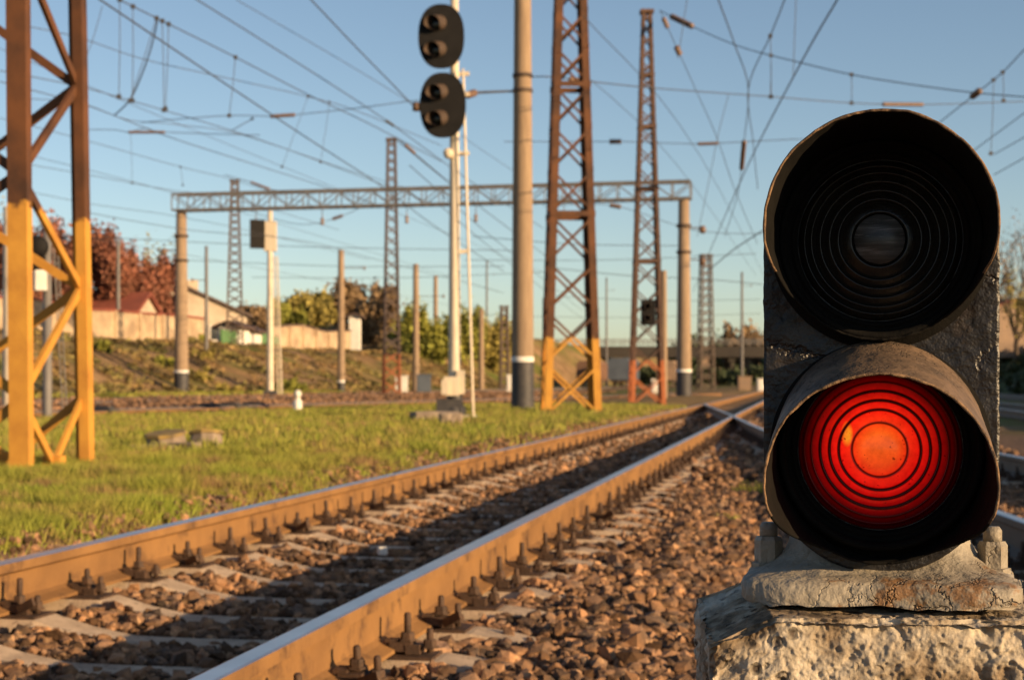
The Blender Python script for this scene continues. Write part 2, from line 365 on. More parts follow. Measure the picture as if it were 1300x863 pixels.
def make_sleeper(lab, grp):
    root = empty('sleeper', (0,0,0), lab, 'sleeper', grp)
    sleeper_mesh().build('sleeper_body', M['sleeper'], root)
    for rx in (-.8, .8):
        p = MB(); p.box((rx, 0, -.1865), (.40, .16, .012)); p.build('tie_plate', M['clip'], root)
        for sd in (-1, 1): f_ = fastening_mesh(sd).build('rail_fastening', M['clip'], root); f_.location.x = rx; f_['side'] = sd
    return root
FV = {sd: [fastening_mesh(sd, k) for k in range(1, 7)] for sd in (-1, 1)}
VAR = {}
for sd in FV:
    VAR[sd] = []
    for fm in FV[sd]:
        t_ = fm.build('rail_fastening', M['clip']); VAR[sd].append(t_.data); bpy.data.objects.remove(t_)
p0 = make_sleeper('weathered concrete sleeper with rusty bolted fastenings under the near track', 'concrete sleepers of the near track')
SP = []; y = 3.0; k = 0
while y < 52:
    SP.append(y); y += .543*math.cos(ANG)
for i, y in enumerate(SP):
    o = p0 if i == 0 else copy_tree(p0)
    o.location = (SL*y-2.165+random.uniform(-.012, .012), y, random.uniform(-.004, 0)); o.rotation_euler.z = ANG+random.uniform(-.014, .014)
    for ch in o.children:
        if 'side' in ch: ch.data = random.choice(VAR[ch['side']]); ch.location.y = random.uniform(-.012, .012); ch.rotation_euler.x = random.uniform(-.09, .09); ch.rotation_euler.y = random.uniform(-.04, .04)
p1 = None
for y in np.arange(4.5, 26, .55):
    xm = fA(y)+.81; d = math.atan((fA(y+.1)-fA(y))/.1)
    if xm-SL*y < -.3: break
    if p1 is None: p1 = make_sleeper('shaded concrete sleeper under the diverging track behind the dwarf signal', 'concrete sleepers of the diverging track'); o = p1
    else: o = copy_tree(p1)
    o.location = (xm, y, -.004); o.rotation_euler.z = -d
p2 = MB(); p2.box((0, 0, -.25), (2.7, .22, .12)); 
for i, y in enumerate(np.arange(26, 98, .62)):
    if i == 0: o = p2.build('sleeper', M['old_wood']); tag(o, 'dark sleeper under the track slanting behind the grass field', 'sleeper', 'dark sleepers behind the grass field'); q2 = o
    else: o = q2.copy(); COL.objects.link(o)
    o.location = (.375*y-24.11, y, .005); o.rotation_euler.z = -math.atan(.375)

# ------------------------------------------------------------------ ballast stones (one mass)
phi = (1+5**.5)/2
ICO = np.array([(-1,phi,0),(1,phi,0),(-1,-phi,0),(1,-phi,0),(0,-1,phi),(0,1,phi),(0,-1,-phi),(0,1,-phi),(phi,0,-1),(phi,0,1),(-phi,0,-1),(-phi,0,1)])/1.902
ICF = np.array([(0,11,5),(0,5,1),(0,1,7),(0,7,10),(0,10,11),(1,5,9),(5,11,4),(11,10,2),(10,7,6),(7,1,8),(3,9,4),(3,4,2),(3,2,6),(3,6,8),(3,8,9),(4,9,5),(2,4,11),(6,2,10),(8,6,7),(9,8,1)])
def stones(pos, rad):
    n = len(pos); V = np.repeat(ICO[None], n, 0)*(1+RNG.uniform(-.38, .38, (n, 12, 1)))
    V *= RNG.uniform(.6, 1.25, (n, 1, 3))
    a = RNG.uniform(0, 6.28, n); b_ = RNG.uniform(-.8, .8, n); ca, sa, cb, sb = np.cos(a), np.sin(a), np.cos(b_), np.sin(b_)
    x = V[..., 0]*ca[:, None]-V[..., 1]*sa[:, None]; y = V[..., 0]*sa[:, None]+V[..., 1]*ca[:, None]; z = V[..., 2]*.8
    y2 = y*cb[:, None]-z*sb[:, None]; z2 = y*sb[:, None]+z*cb[:, None]
    V = np.stack([x, y2, z2], -1)*rad[:, None, None]+pos[:, None, :]
    F = (ICF[None]+(np.arange(n)*12)[:, None, None]).reshape(-1, 3)
    return V.reshape(-1, 3), F
spd = .543*math.cos(ANG)
def ballast(n, ymin, ymax, u0, u1, r0, r1, right=True):
    pos = []; rad = []
    while len(pos) < n:
        t = random.random(); Y = ymin*(ymax/ymin)**t; u = random.uniform(u0, u1); X = SL*Y+u
        if X > .35*Y or X < -.345*Y: continue
        # along/across coordinates of the main track
        c = (u+2.165)*math.cos(ANG); along = Y/1 + (X-(SL*Y-2.165))*(-math.sin(ANG))*0
        ys_ = Y-(-(u+2.165))*0
        # sleeper test: project on the sleeper line through (SL*ys-2.165, ys)
        yy = Y+(X-(SL*Y-2.165))*SL/(1+SL*SL)
        ph = ((yy-3.0)/spd) % 1; dd = min(ph, 1-ph)*.543
        r = random.uniform(r0, r1)*(.6+.9*random.random()**2)
        if abs(c) < 1.4:
            if min(abs(c-.8), abs(c+.8)) < .09+r: continue
            if dd < .095+r*.6 and not (abs(c) > 1.05 and random.random() < .18) and random.random() > .015: continue
            if dd < .09 and (abs(c) < 1.05): lift = .03*ss(.6, .3, abs(c)) if False else 0
            if min(abs(c-.8), abs(c+.8)) < .21 and dd < .16: continue
            if c > .9 and dd < .085 and Y > 7: continue
        if Y < 27 and abs(X-fA(Y)) < .08+r or Y < 27 and abs(X-fA(Y)-1.62) < .08+r: continue
        if 2.2 > Y: continue
        pos.append((X, Y, hgt(X, Y)+r*random.uniform(-.1, 1.0))); rad.append(r)
    return np.array(pos), np.array(rad)
A = [ballast(48000, 4.6, 14, -1.25, 1.9, .012, .029), ballast(12000, 14, 40, -1.2, 3, .03, .045), ballast(20000, 3.2, 16, -2.95, -1.38, .012, .026),
     ballast(4500, 16, 45, -2.95, -1.38, .024, .036), ballast(6000, 5, 30, -3.75, -3.12, .012, .026)]
pp = []; rr_ = []
while len(pp) < 9000:
    Y = random.uniform(24, 80); dl = random.uniform(-3.4, 1.5); X = .375*Y-23.25+dl
    if abs(dl) < .12 or abs(dl+1.73) < .12 or X < -.345*Y: continue
    q_ = random.uniform(.025, .06); pp.append((X, Y, hgt(X, Y)+q_*random.uniform(.2, .9))); rr_.append(q_)
while len(pp) < 24000:
    Y = random.uniform(38, 120); u = random.uniform(-33, -14); X = SL*Y+u
    if X < -.345*Y or abs(X-(.375*Y-24.1)) < 1.7 or min(abs(u+24), abs(u+25.6), abs(u+29.3), abs(u+30.9)) < .13: continue
    q_ = random.uniform(.05, .12); pp.append((X, Y, hgt(X, Y)+q_*random.uniform(-.2, .5))); rr_.append(q_)
A.append((np.array(pp), np.array(rr_)))
pos = np.concatenate([a[0] for a in A]); rad = np.concatenate([a[1] for a in A])
V, F = stones(pos, rad); o = npmesh('ballast', V, F, M['stone']); tag(o, 'reddish brown crushed stone ballast heaped around the near track', 'ballast', kind='stuff')

# ------------------------------------------------------------------ grass
M['blade'] = mat('grass_blade', (.20, .245, .024), (.27, .235, .045), .8, .8, coords='pos', island=.45, detail=8, c3=(.26, .16, .07), c3pos=.56, c3w=.05)
def grass(n, ymin, ymax, umin, umax, h0, h1, wd, seedz=0):
    out = []
    while len(out) < n:
        Y = ymin*(ymax/ymin)**random.random(); u = random.uniform(umin, umax); X = SL*Y+u
        if X < -.345*Y: continue
        k = mn.noise(Vector((X*1.1, Y*1.1, seedz))); k2 = mn.noise(Vector((X*4, Y*4, seedz+5)))
        if random.random() > .58+k*1.0+k2*1.1: continue
        if Y > 26 and abs(X-(.375*Y-23.25)+.85) < 1.7: continue
        if u > -3.75 and random.random() < (u+3.75)*3: continue
        out.append((X, Y, hgt(X, Y), h0+(h1-h0)*random.random()*(.6+1.1*max(0, k+.3)+.6*k2)))
    A = np.array(out); n = len(A); a = RNG.uniform(0, 6.28, n); w = wd*RNG.uniform(.6, 1.4, n)
    ln = A[:, 3]*RNG.uniform(.2, .9, n); b_ = RNG.uniform(0, 6.28, n); z = A[:, 2]-.01
    p0 = np.stack([A[:, 0]-np.cos(a)*w, A[:, 1]-np.sin(a)*w, z], -1); p1 = np.stack([A[:, 0]+np.cos(a)*w, A[:, 1]+np.sin(a)*w, z], -1)
    p2 = np.stack([A[:, 0]+np.cos(b_)*ln, A[:, 1]+np.sin(b_)*ln, z+A[:, 3]], -1)
    V = np.stack([p0, p1, p2], 1).reshape(-1, 3); return V, np.arange(len(V)).reshape(-1, 3)
B = [grass(130000, 6, 16, -9.5, -3.4, .03, .11, .004), grass(80000, 15, 50, -16, -3.4, .05, .13, .011, 0), grass(6000, 70, 110, -34.5, -31, .12, .3, .05)]
V = np.concatenate([b_[0] for b_ in B]); F = np.arange(len(V)).reshape(-1, 3)
o = npmesh('grass', V, F, M['blade']); tag(o, 'short yellowish green spring grass on the field beside the track', 'grass', kind='stuff')
def tuft(px, Y, h, n, spread, label, z=None, mt='leaf_green', nm='grass_tuft', cat='grass tuft'):
    c = G(px, Y); base = hgt(c.x, c.y) if z is None else z; V = []
    for i in range(n):
        a = random.uniform(0, 6.28); r = spread*random.random()**.7; hh = h*random.uniform(.5, 1)*(1-.4*r/spread); q = random.uniform(0, 6.28)
        x = c.x+math.cos(a)*r; y = c.y+math.sin(a)*r; w = .004+Y*.0003
        V += [(x-math.cos(q)*w, y-math.sin(q)*w, base-.01), (x+math.cos(q)*w, y+math.sin(q)*w, base-.01), (x+math.cos(a)*hh*.4, y+math.sin(a)*hh*.4, base+hh)]
    V = np.array(V); o = npmesh(nm, V, np.arange(len(V)).reshape(-1, 3), M[mt]); tag(o, label, cat)
tuft(318, 9.6, .16, 260, .16, 'dark green grass tuft standing out in the field below the signal mast')
tuft(262, 9.0, .12, 160, .14, 'small bright grass tuft near the left rail, left of the darker one')
tuft(398, 5.05, .12, 14, .02, 'tiny green shoot between the rails in the shadow', z=-.22)
tuft(958, 13.0, .16, 120, .16, 'green weeds in the ballast just left of the dwarf signal')
tuft(915, 10.5, .08, 60, .12, 'small weeds on the ballast left of the larger weeds')
tuft(1290, 5.2, .16, 90, .15, 'green weeds in the lower right corner behind the concrete block')

# ------------------------------------------------------------------ dwarf signal in the foreground
M['blk'] = cracked('cracked_black_paint', (.017, .0155, .0155), (.009, .0085, .009), (.03, .024, .02), .42, 7, .0034, (.028, .021, .016))
M['hood'] = cracked('dusty_hood_paint', (.15, .098, .062), (.06, .043, .032), (.02, .014, .01), .65, 26, .003, (.05, .035, .026))
M['hood_up'] = cracked('upper_hood_paint', (.05, .042, .038), (.035, .03, .028), (.12, .08, .05), .5, 26, .002)
M['hood_in'] = mat('matt_black_inside', (.004, .0038, .0035), (.008, .007, .006), .85, 20, .3, 60, spec=.12)
M['rim'] = mat('bare_hood_rim', (.26, .155, .08), (.06, .038, .025), .65, 40, .6, 160)
M['casting'] = cracked('chipped_grey_paint', (.29, .26, .21), (.20, .17, .13), (.035, .022, .014), .6, 19, .004, (.20, .11, .05))
SIG = (.455, 1.95, 0); ZU, ZL = .845, .587
sig = empty('dwarf_signal', (SIG[0], SIG[1], .402), 'black two-lamp dwarf rail signal with peeling paint, its lower lamp glowing red', 'railway signal', rz=-math.atan(.2335))
def sp(m, name, mats, parent=None, mod=True):
    m.v = [(x, y, z-.402) for x, y, z in m.v] if parent is None else m.v
    o = m.build(name, mats, parent or sig); return o
def outline(n, hw, zt, zb, rb):
    pts = []
    for i in range(n):
        pts.append(i/n)
    P_ = []
    # closed outline as (x,z), with axis point z
    seg = [('arc', zt, hw, 0, math.pi), ('line', zt, zb), ('arc', zb, rb, math.pi, 2*math.pi), ('line', zb, zt)]
    k = n//4
    for i in range(k): a = math.pi*i/k; P_.append((hw*math.cos(a), zt+hw*math.sin(a), 0, zt))
    for i in range(k): z = zt+(zb-zt)*i/k; P_.append((-hw, z, 0, z))
    for i in range(k): a = math.pi+math.pi*i/k; P_.append((hw*math.cos(a), zb+rb*math.sin(a), 0, zb))
    for i in range(k): z = zb+(zt-zb)*i/k; P_.append((hw, z, 0, z))
    return P_
# front plate with an uneven edge
m = MB(); OUT = outline(360, .142, ZU-.003, ZL-.008, .146); nr = 36; n = len(OUT); vs = []
for t in range(nr+1):
    for i, (x, z, ax, az) in enumerate(OUT):
        q = t/nr; e = 1+(.008*mn.noise(Vector((x*40, z*40, 0)))+.005*mn.noise(Vector((x*120, z*120, 0))))*q
        X_, Z_ = ax+(x-ax)*q*e, az+(z-az)*q
        vs.append((X_, .0015*mn.noise(Vector((X_*25, Z_*25, 9)))+.0008*mn.noise(Vector((X_*90, Z_*90, 2))), Z_))
m.add(vs, [(t*n+i, t*n+(i+1)%n, (t+1)*n+(i+1)%n, (t+1)*n+i) for t in range(nr) for i in range(n)], 0, True)
base = nr*n; bk = [(x, .014, z) for x, y, z in vs[-n:]]
o_ = len(m.v); m.add(bk, [], 0)
for i in range(n): m.f.append((base+i, base+(i+1)%n, o_+(i+1)%n, o_+i)); m.m.append(0); m.sm.append(False)
m.f.append(tuple(o_+i for i in range(n))[::-1]); m.m.append(0); m.sm.append(False)
sp(m, 'front_plate', M['blk'])
m = MB(); OUT2 = outline(80, .134, ZU-.004, ZL-.01, .135); n2 = len(OUT2)
rows = [(.0145, 1), (.10, 1), (.115, .93), (.12, .8)]
vs = [(x*s_, y_, az+(z-az)*s_) for y_, s_ in rows for x, z, ax, az in OUT2]
m.add(vs, [(t*n2+i, t*n2+(i+1)%n2, (t+1)*n2+(i+1)%n2, (t+1)*n2+i) for t in range(3) for i in range(n2)]+[tuple(3*n2+i for i in range(n2))[::-1]], 0, True)
sp(m, 'lamp_housing', M['blk'])
def hood(zc, r0x, r0z, rx, rz_, dz, Lt, Lb, th, a_side, mat_out, seed, rimdeg=115):
    m = MB(); n = 300; ns = 44; grid = {}
    def rad(i, s):
        a = 2*math.pi*i/n; ca, sa = math.sin(a), math.cos(a)       # a = 0 at the top
        ad = abs((a+math.pi) % (2*math.pi)-math.pi)
        l = Lt+(Lb-Lt)*ss(a_side[0], a_side[1], math.degrees(ad))
        l += (.0026*mn.noise(Vector((ca*6, sa*6, seed)))+.0016*mn.noise(Vector((ca*19, sa*19, seed)))+.0009*mn.noise(Vector((ca*50, sa*50, seed))))
        q = (l*s)/Lt
        x = (r0x+(rx-r0x)*q)*ca; z = (r0z+(rz_-r0z)*q)*sa+dz*q
        w = 1+.012*mn.noise(Vector((ca*2.2, sa*2.2, q*2+seed)))*q+.005*mn.noise(Vector((ca*9, sa*9, q*6+seed)))
        return x*w, -l*s, z*w
    vs = []
    for s in range(ns+1):
        for i in range(n): x, y, z = rad(i, s/ns); vs.append((x, y, zc+z))
    fs = [(s*n+i, s*n+(i+1)%n, (s+1)*n+(i+1)%n, (s+1)*n+i) for s in range(ns) for i in range(n)]
    m.add(vs, fs, 0, True)
    vi = []
    for s in range(ns+1):
        for i in range(n):
            x, y, z = rad(i, s/ns); l = math.hypot(x, z); tt = th*(1+.35*mn.noise(Vector((x*60, z*60, seed+3)))); k = 1-tt/l; vi.append((x*k, y, zc+z*k))
    m.add(vi, [f[::-1] for f in fs], 1, True)
    o1 = ns*n; o2 = (ns+1)*n+ns*n
    mid = len(m.v)
    m.v += [((m.v[o1+i][0]+m.v[o2+i][0])/2, m.v[o1+i][1]-.0014, (m.v[o1+i][2]+m.v[o2+i][2])/2) for i in range(n)]
    for i in range(n):
        j = (i+1) % n
        rm = 2 if min(i, n-i)/n*360 < rimdeg+10*mn.noise(Vector((i*.15, 0, seed))) else 1
        m.f.append((o1+i, o1+j, mid+j, mid+i)); m.m.append(rm); m.sm.append(True)
        m.f.append((mid+i, mid+j, o2+j, o2+i)); m.m.append(rm); m.sm.append(True)
    return sp(m, 'lamp_hood', [mat_out, M['hood_in'], M['rim']])
h1 = hood(ZU, .124, .124, .1315, .131, .004, .168, .026, .0032, (98, 150), M['hood_up'], 1)
h2 = hood(ZL, .128, .135, .131, .127, -.033, .168, .030, .0036, (100, 158), M['hood'], 5, 108)
RX = Matrix.Rotation(math.pi/2, 4, 'X')          # lathe axis z -> -y (towards the viewer)
def lens(zc, mats, name):
    T = Matrix.Translation((0, 0, zc))@RX
    m = MB(); m.lathe([(.134, -.001), (.134, .004), (.1235, .0045), (.1235, .022), (.1205, .026), (.116, .026), (.1135, .020), (.1135, .010), (.1085, .0075), (.106, .011), (.103, .011), (.1015, .006), (.100, .002)], 128, T)
    sp(m, 'lens_ring', M['hood_in'])
    zones = [0, .033, .049, .0595, .071, .082, .0905, .0985]; prof = []
    for k in range(len(zones)-1):
        a_, c_ = zones[k], zones[k+1]; d = .006 if k == 0 else .0052
        for j in range(9):
            q = j/8; r = a_+(c_-a_)*q
            prof.append((max(r, .0001), .004+.010*(1-(r/.0985)**2)+(d*(1-q*q) if k == 0 else d*(1-q**1.5))-.002))
        prof.append((c_+.0006, .004+.010*(1-(c_/.0985)**2)-.0045))
    m = MB(); m.lathe(prof, 160, T); sp(m, name, mats)
lr = bpy.data.materials.new('lit_red_lens'); lr.use_nodes = True; nt = lr.node_tree; N = nt.nodes; L = nt.links
b = N['Principled BSDF']; tc = N.new('ShaderNodeTexCoord'); sub = N.new('ShaderNodeVectorMath'); sub.operation = 'SUBTRACT'
L.new(tc.outputs['Object'], sub.inputs[0]); sub.inputs[1].default_value = (0, 0, ZL-.402)
mul = N.new('ShaderNodeVectorMath'); mul.operation = 'MULTIPLY'; L.new(sub.outputs[0], mul.inputs[0]); mul.inputs[1].default_value = (1, 0, 1)
ln = N.new('ShaderNodeVectorMath'); ln.operation = 'LENGTH'; L.new(mul.outputs[0], ln.inputs[0])
sc_ = N.new('ShaderNodeMath'); sc_.operation = 'DIVIDE'; L.new(ln.outputs['Value'], sc_.inputs[0]); sc_.inputs[1].default_value = .1
rp = N.new('ShaderNodeValToRGB'); L.new(sc_.outputs[0], rp.inputs[0]); e = rp.color_ramp.elements
def rd(v, g=.012): return (v, v*g, v*g*.5)
st = [(0, (1, .085, .010)), (.20, (1, .075, .010)), (.31, (1, .032, .006)), (.325, (.12, .003, .001)), (.34, (.12, .003, .001)), (.36, (1, .018, .006)), (.465, (.9, .008, .004)),
      (.482, (.03, .0, .0)), (.505, (.03, .0, .0)), (.52, (.85, .007, .004)), (.58, (.62, .004, .003)), (.594, (.018, .0, .0)), (.62, (.018, 0, 0)), (.635, (.55, .004, .002)), (.695, (.36, .002, .002)), (.71, (.01, 0, 0)), (.735, (.01, 0, 0)),
      (.75, (.24, .001, .001)), (.81, (.13, .001, .001)), (.83, (.004, 0, 0)), (.86, (.06, .0, .0)), (.90, (.03, .0, .0)), (.93, (.003, 0, 0)), (.96, (.012, 0, 0)), (.99, (.003, 0, 0))]
while len(e) < len(st): e.new(.5)
for q, (p, c) in zip(e, st): q.position = p; q.color = (*c, 1)
dn = N.new('ShaderNodeTexNoise'); dn.inputs['Scale'].default_value = 90; dn.inputs['Detail'].default_value = 8; dn.inputs['Roughness'].default_value = .7; L.new(tc.outputs['Object'], dn.inputs['Vector'])
dm = N.new('ShaderNodeMapRange'); L.new(dn.outputs['Fac'], dm.inputs['Value']); dm.inputs['From Min'].default_value = .3; dm.inputs['From Max'].default_value = .6; dm.inputs['To Min'].default_value = .7; dm.inputs['To Max'].default_value = 1
b.inputs['Base Color'].default_value = (.03, .001, .001, 1); b.inputs['Roughness'].default_value = .2; b.inputs['Specular IOR Level'].default_value = .3
gl = N.new('ShaderNodeTexGradient'); gl.gradient_type = 'SPHERICAL'
mp = N.new('ShaderNodeMapping'); mp.vector_type = 'POINT'; L.new(sub.outputs[0], mp.inputs[0]); mp.inputs['Scale'].default_value = (130, 0, 60)
off = N.new('ShaderNodeVectorMath'); off.operation = 'SUBTRACT'; L.new(mp.outputs[0], off.inputs[0]); off.inputs[1].default_value = (-5.1, 0, 1.15); L.new(off.outputs[0], gl.inputs[0])
gl2 = N.new('ShaderNodeMapRange'); L.new(gl.outputs['Fac'], gl2.inputs['Value']); gl2.inputs['From Max'].default_value = .6
gx = N.new('ShaderNodeMix'); gx.data_type = 'RGBA'; gx.blend_type = 'MULTIPLY'; gx.inputs[7].default_value = (1, 14, 3, 1); L.new(gl2.outputs[0], gx.inputs['Factor']); L.new(rp.outputs[0], gx.inputs[6]); gx.clamp_result = True  # yellow glint left of centre, painted into the glow colour
tz = N.new('ShaderNodeSeparateXYZ'); L.new(sub.outputs[0], tz.inputs[0]); tm = N.new('ShaderNodeMapRange'); L.new(tz.outputs['Z'], tm.inputs['Value']); tm.inputs['From Min'].default_value = -.02; tm.inputs['From Max'].default_value = .035
cx2 = N.new('ShaderNodeMix'); cx2.data_type = 'RGBA'; cx2.blend_type = 'MULTIPLY'; cx2.inputs[7].default_value = (1, 1.9, 1.0, 1); L.new(tm.outputs[0], cx2.inputs['Factor']); L.new(gx.outputs[2], cx2.inputs[6])
L.new(cx2.outputs[2], b.inputs['Emission Color']); em = N.new('ShaderNodeMath'); em.operation = 'MULTIPLY'; L.new(dm.outputs[0], em.inputs[0]); em.inputs[1].default_value = .60
dp = N.new('ShaderNodeVectorMath'); dp.operation = 'DOT_PRODUCT'; L.new(sub.outputs[0], dp.inputs[0]); dp.inputs[1].default_value = (-.45, 0, .9)
dm2 = N.new('ShaderNodeMapRange'); L.new(dp.outputs['Value'], dm2.inputs['Value']); dm2.inputs['From Min'].default_value = -.09; dm2.inputs['From Max'].default_value = .09; dm2.inputs['To Min'].default_value = .55; dm2.inputs['To Max'].default_value = 1.3  # glow painted brighter to the upper left, dimmer to the lower right
em2 = N.new('ShaderNodeMath'); em2.operation = 'MULTIPLY'; L.new(em.outputs[0], em2.inputs[0]); L.new(dm2.outputs[0], em2.inputs[1])
sk = N.new('ShaderNodeTexNoise'); sk.inputs['Scale'].default_value = 210; sk.inputs['Detail'].default_value = 3; L.new(tc.outputs['Object'], sk.inputs['Vector'])
sk2 = N.new('ShaderNodeMapRange'); L.new(sk.outputs['Fac'], sk2.inputs['Value']); sk2.inputs['From Min'].default_value = .27; sk2.inputs['From Max'].default_value = .34; sk2.inputs['To Min'].default_value = .35
em3 = N.new('ShaderNodeMath'); em3.operation = 'MULTIPLY'; L.new(em2.outputs[0], em3.inputs[0]); L.new(sk2.outputs[0], em3.inputs[1]); L.new(em3.outputs[0], b.inputs['Emission Strength'])
M['lens_red'] = lr
M['lens_off'] = mat('unlit_dark_lens', (.018, .014, .010), (.008, .007, .006), .22, 20, .15, 80)
lens(ZL, M['lens_red'], 'red_lens'); lens(ZU, M['lens_off'], 'dark_lens')
m = MB(); T = Matrix.Translation((0, 0, ZU))@RX; m.lathe([(.0305, .0185), (.029, .0205), (.0001, .0215)], 48, T); sp(m, 'lens_boss', mat('lens_centre_reflection', (.10, .095, .09), (.03, .028, .026), .35, 30, stretch=(.3, 1, 4), c3=(.2, .19, .18)))  # pale streaky grey painted in for a reflection on the lens centre
# mounting base: neck casting and flange
m = MB(); n = 160; vs = []
lv = [(.52, .112, .05, 2), (.49, .110, .052, 2.2), (.468, .112, .052, 2.6), (.454, .119, .054, 3), (.440, .134, .060, 3.5), (.433, .152, .075, 4), (.4295, .1635, .102, 6), (.425, .1655, .106, 8), (.407, .1660, .108, 7), (.402, .162, .110, 5)]
for z, hx, hy, ex in lv:
    for i in range(n):
        a = 2*math.pi*i/n; c, s = math.cos(a), math.sin(a)
        x = hx*math.copysign(abs(c)**(2/ex), c); y = hy*math.copysign(abs(s)**(2/ex), s)
        if z < .445: y += .020*math.exp(-(x/.045)**2)*(1 if s < 0 else 0)      # notch between the two feet
        w = .0022*mn.noise(Vector((x*45, y*45, z*60)))+.0014*mn.noise(Vector((x*120, y*120, z*120)))
        vs.append((x+w*2*(1 if abs(c) > .3 else 0), y+.026+.045*ss(.430, .446, z)+w*1.6, z+w*1.3))
m.add(vs, [(t*n+i, (t+1)*n+i, (t+1)*n+(i+1)%n, t*n+(i+1)%n) for t in range(len(lv)-1) for i in range(n)], 0, True)
m.f.append(tuple((len(lv)-1)*n+i for i in range(n))); m.m.append(0); m.sm.append(False)
sp(m, 'mounting_base', M['casting'])
for x in (-.140, .138):
    m = MB(); T = Matrix.Translation((x, .06, 0))@Matrix.Diagonal((.85, .85, 1, 1)); m.lathe([(0, .489), (.010, .489), (.0135, .484), (.0135, .468), (.0001, .468)], 20, T)
    m.lathe([(0, .471), (.018, .471), (.0215, .466), (.0215, .438), (.026, .4375), (.026, .430), (0, .430)], 6, T, smooth=False)
    sp(m, 'anchor_bolt', M['casting'])
# concrete block
m = bpy.data.materials.new('rough_pitted_concrete'); m.use_nodes = True; nt = m.node_tree; N = nt.nodes; L = nt.links
b = N['Principled BSDF']; b.inputs['Roughness'].default_value = .9; b.inputs['Specular IOR Level'].default_value = .2; tco = N.new('ShaderNodeTexCoord').outputs['Object']
def nz(s, d=8, r=.65):
    n = N.new('ShaderNodeTexNoise'); n.inputs['Scale'].default_value = s; n.inputs['Detail'].default_value = d; n.inputs['Roughness'].default_value = r; L.new(tco, n.inputs['Vector']); return n.outputs['Fac']
c1 = cr(nz(11), [(.36, (.08, .06, .04)), (.44, (.22, .165, .11)), (.52, (.34, .285, .215)), (.64, (.52, .46, .37))])
vo = N.new('ShaderNodeTexVoronoi'); vo.inputs['Scale'].default_value = 42; L.new(tco, vo.inputs['Vector'])
pit = N.new('ShaderNodeMapRange'); L.new(vo.outputs['Distance'], pit.inputs['Value']); pit.inputs['From Min'].default_value = .12; pit.inputs['From Max'].default_value = .34
gate = N.new('ShaderNodeMapRange'); L.new(nz(9, 3), gate.inputs['Value']); gate.inputs['From Min'].default_value = .5; gate.inputs['From Max'].default_value = .58
pm = N.new('ShaderNodeMath'); pm.operation = 'MAXIMUM'; L.new(pit.outputs[0], pm.inputs[0]); iv = N.new('ShaderNodeMath'); iv.operation = 'SUBTRACT'; iv.inputs[0].default_value = 1; L.new(gate.outputs[0], iv.inputs[1]); L.new(iv.outputs[0], pm.inputs[1])
mx = N.new('ShaderNodeMix'); mx.data_type = 'RGBA'; L.new(pm.outputs[0], mx.inputs['Factor']); mx.inputs[6].default_value = (.09, .07, .055, 1); L.new(c1, mx.inputs[7]); L.new(mx.outputs[2], b.inputs['Base Color'])  # pits coloured dark, the shade inside them painted in
b1 = N.new('ShaderNodeBump'); b1.inputs['Distance'].default_value = .009; L.new(pm.outputs[0], b1.inputs['Height'])
b2 = N.new('ShaderNodeBump'); b2.inputs['Distance'].default_value = .004; b2.inputs['Strength'].default_value = .9; L.new(nz(70, 8, .7), b2.inputs['Height']); L.new(b1.outputs[0], b2.inputs['Normal']); L.new(b2.outputs[0], b.inputs['Normal'])
M['block'] = m
bw_, bd_ = .225, .20; m = MB()
xs = np.linspace(-bw_, bw_, 330); zs = np.linspace(-.40, .402, 60)**1; zs = np.concatenate([np.linspace(-.42, .26, 30), np.linspace(.262, .402, 110)]); yd = np.linspace(-bd_, bd_, 90)
def bdisp(x, y, z, nx, ny, nz_):
    v = Vector((x, y, z)); w_ = v+Vector((mn.noise(v*30), mn.noise(v*30+Vector((9, 0, 0))), mn.noise(v*30+Vector((0, 9, 0)))))*.012
    f1, f2 = mn.voronoi(w_*24)[0][:2]; g1 = mn.voronoi(w_*62)[0][0]; mk = ss(-.12, .22, mn.noise(v*8+Vector((2, 2, 2))))
    d = .0065*mn.fractal(v*12, .7, 2.1, 4)+.0022*mn.fractal(v*75, .5, 2.0, 4)-.0075*mk*ss(.42, .12, f1)+.0035*mk*ss(0, .25, f2-f1)*-1-.0028*ss(.35, .1, g1)
    d = max(-.02, min(.014, d))
    if nz_: d *= .55; d -= .004
    else: d -= .012*ss(.375, .402, z)*(0.6+mn.noise(v*20))
    zz = z
    if x < -bw_+.075: zz = z-max(0, (-bw_+.075-x))*.42*ss(.2, .402, z)
    return (x+nx*d, y+ny*d, zz+nz_*d)
def sheet(A_, B_, fn):
    vs = [fn(a_, c_) for a_ in A_ for c_ in B_]; k = len(B_)
    m.add(vs, [(i*k+j, (i+1)*k+j, (i+1)*k+j+1, i*k+j+1) for i in range(len(A_)-1) for j in range(k-1)], 0, True)
sheet(xs, zs, lambda x, z: bdisp(x, -bd_, z, 0, -1, 0)); sheet(yd, zs, lambda y, z: bdisp(-bw_, y, z, -1, 0, 0))
sheet(yd, zs, lambda y, z: bdisp(bw_, y, z, 1, 0, 0)); sheet(xs, yd, lambda x, y: bdisp(x, y, .402, 0, 0, 1)); sheet(xs[::6], zs[::6], lambda x, z: bdisp(x, bd_, z, 0, 1, 0))
o = m.build('concrete_block', M['block'], loc=(.468, 2.0, -.004), rz=R(-4.5)); tag(o, 'rough pitted concrete block carrying the dwarf signal', 'concrete block')

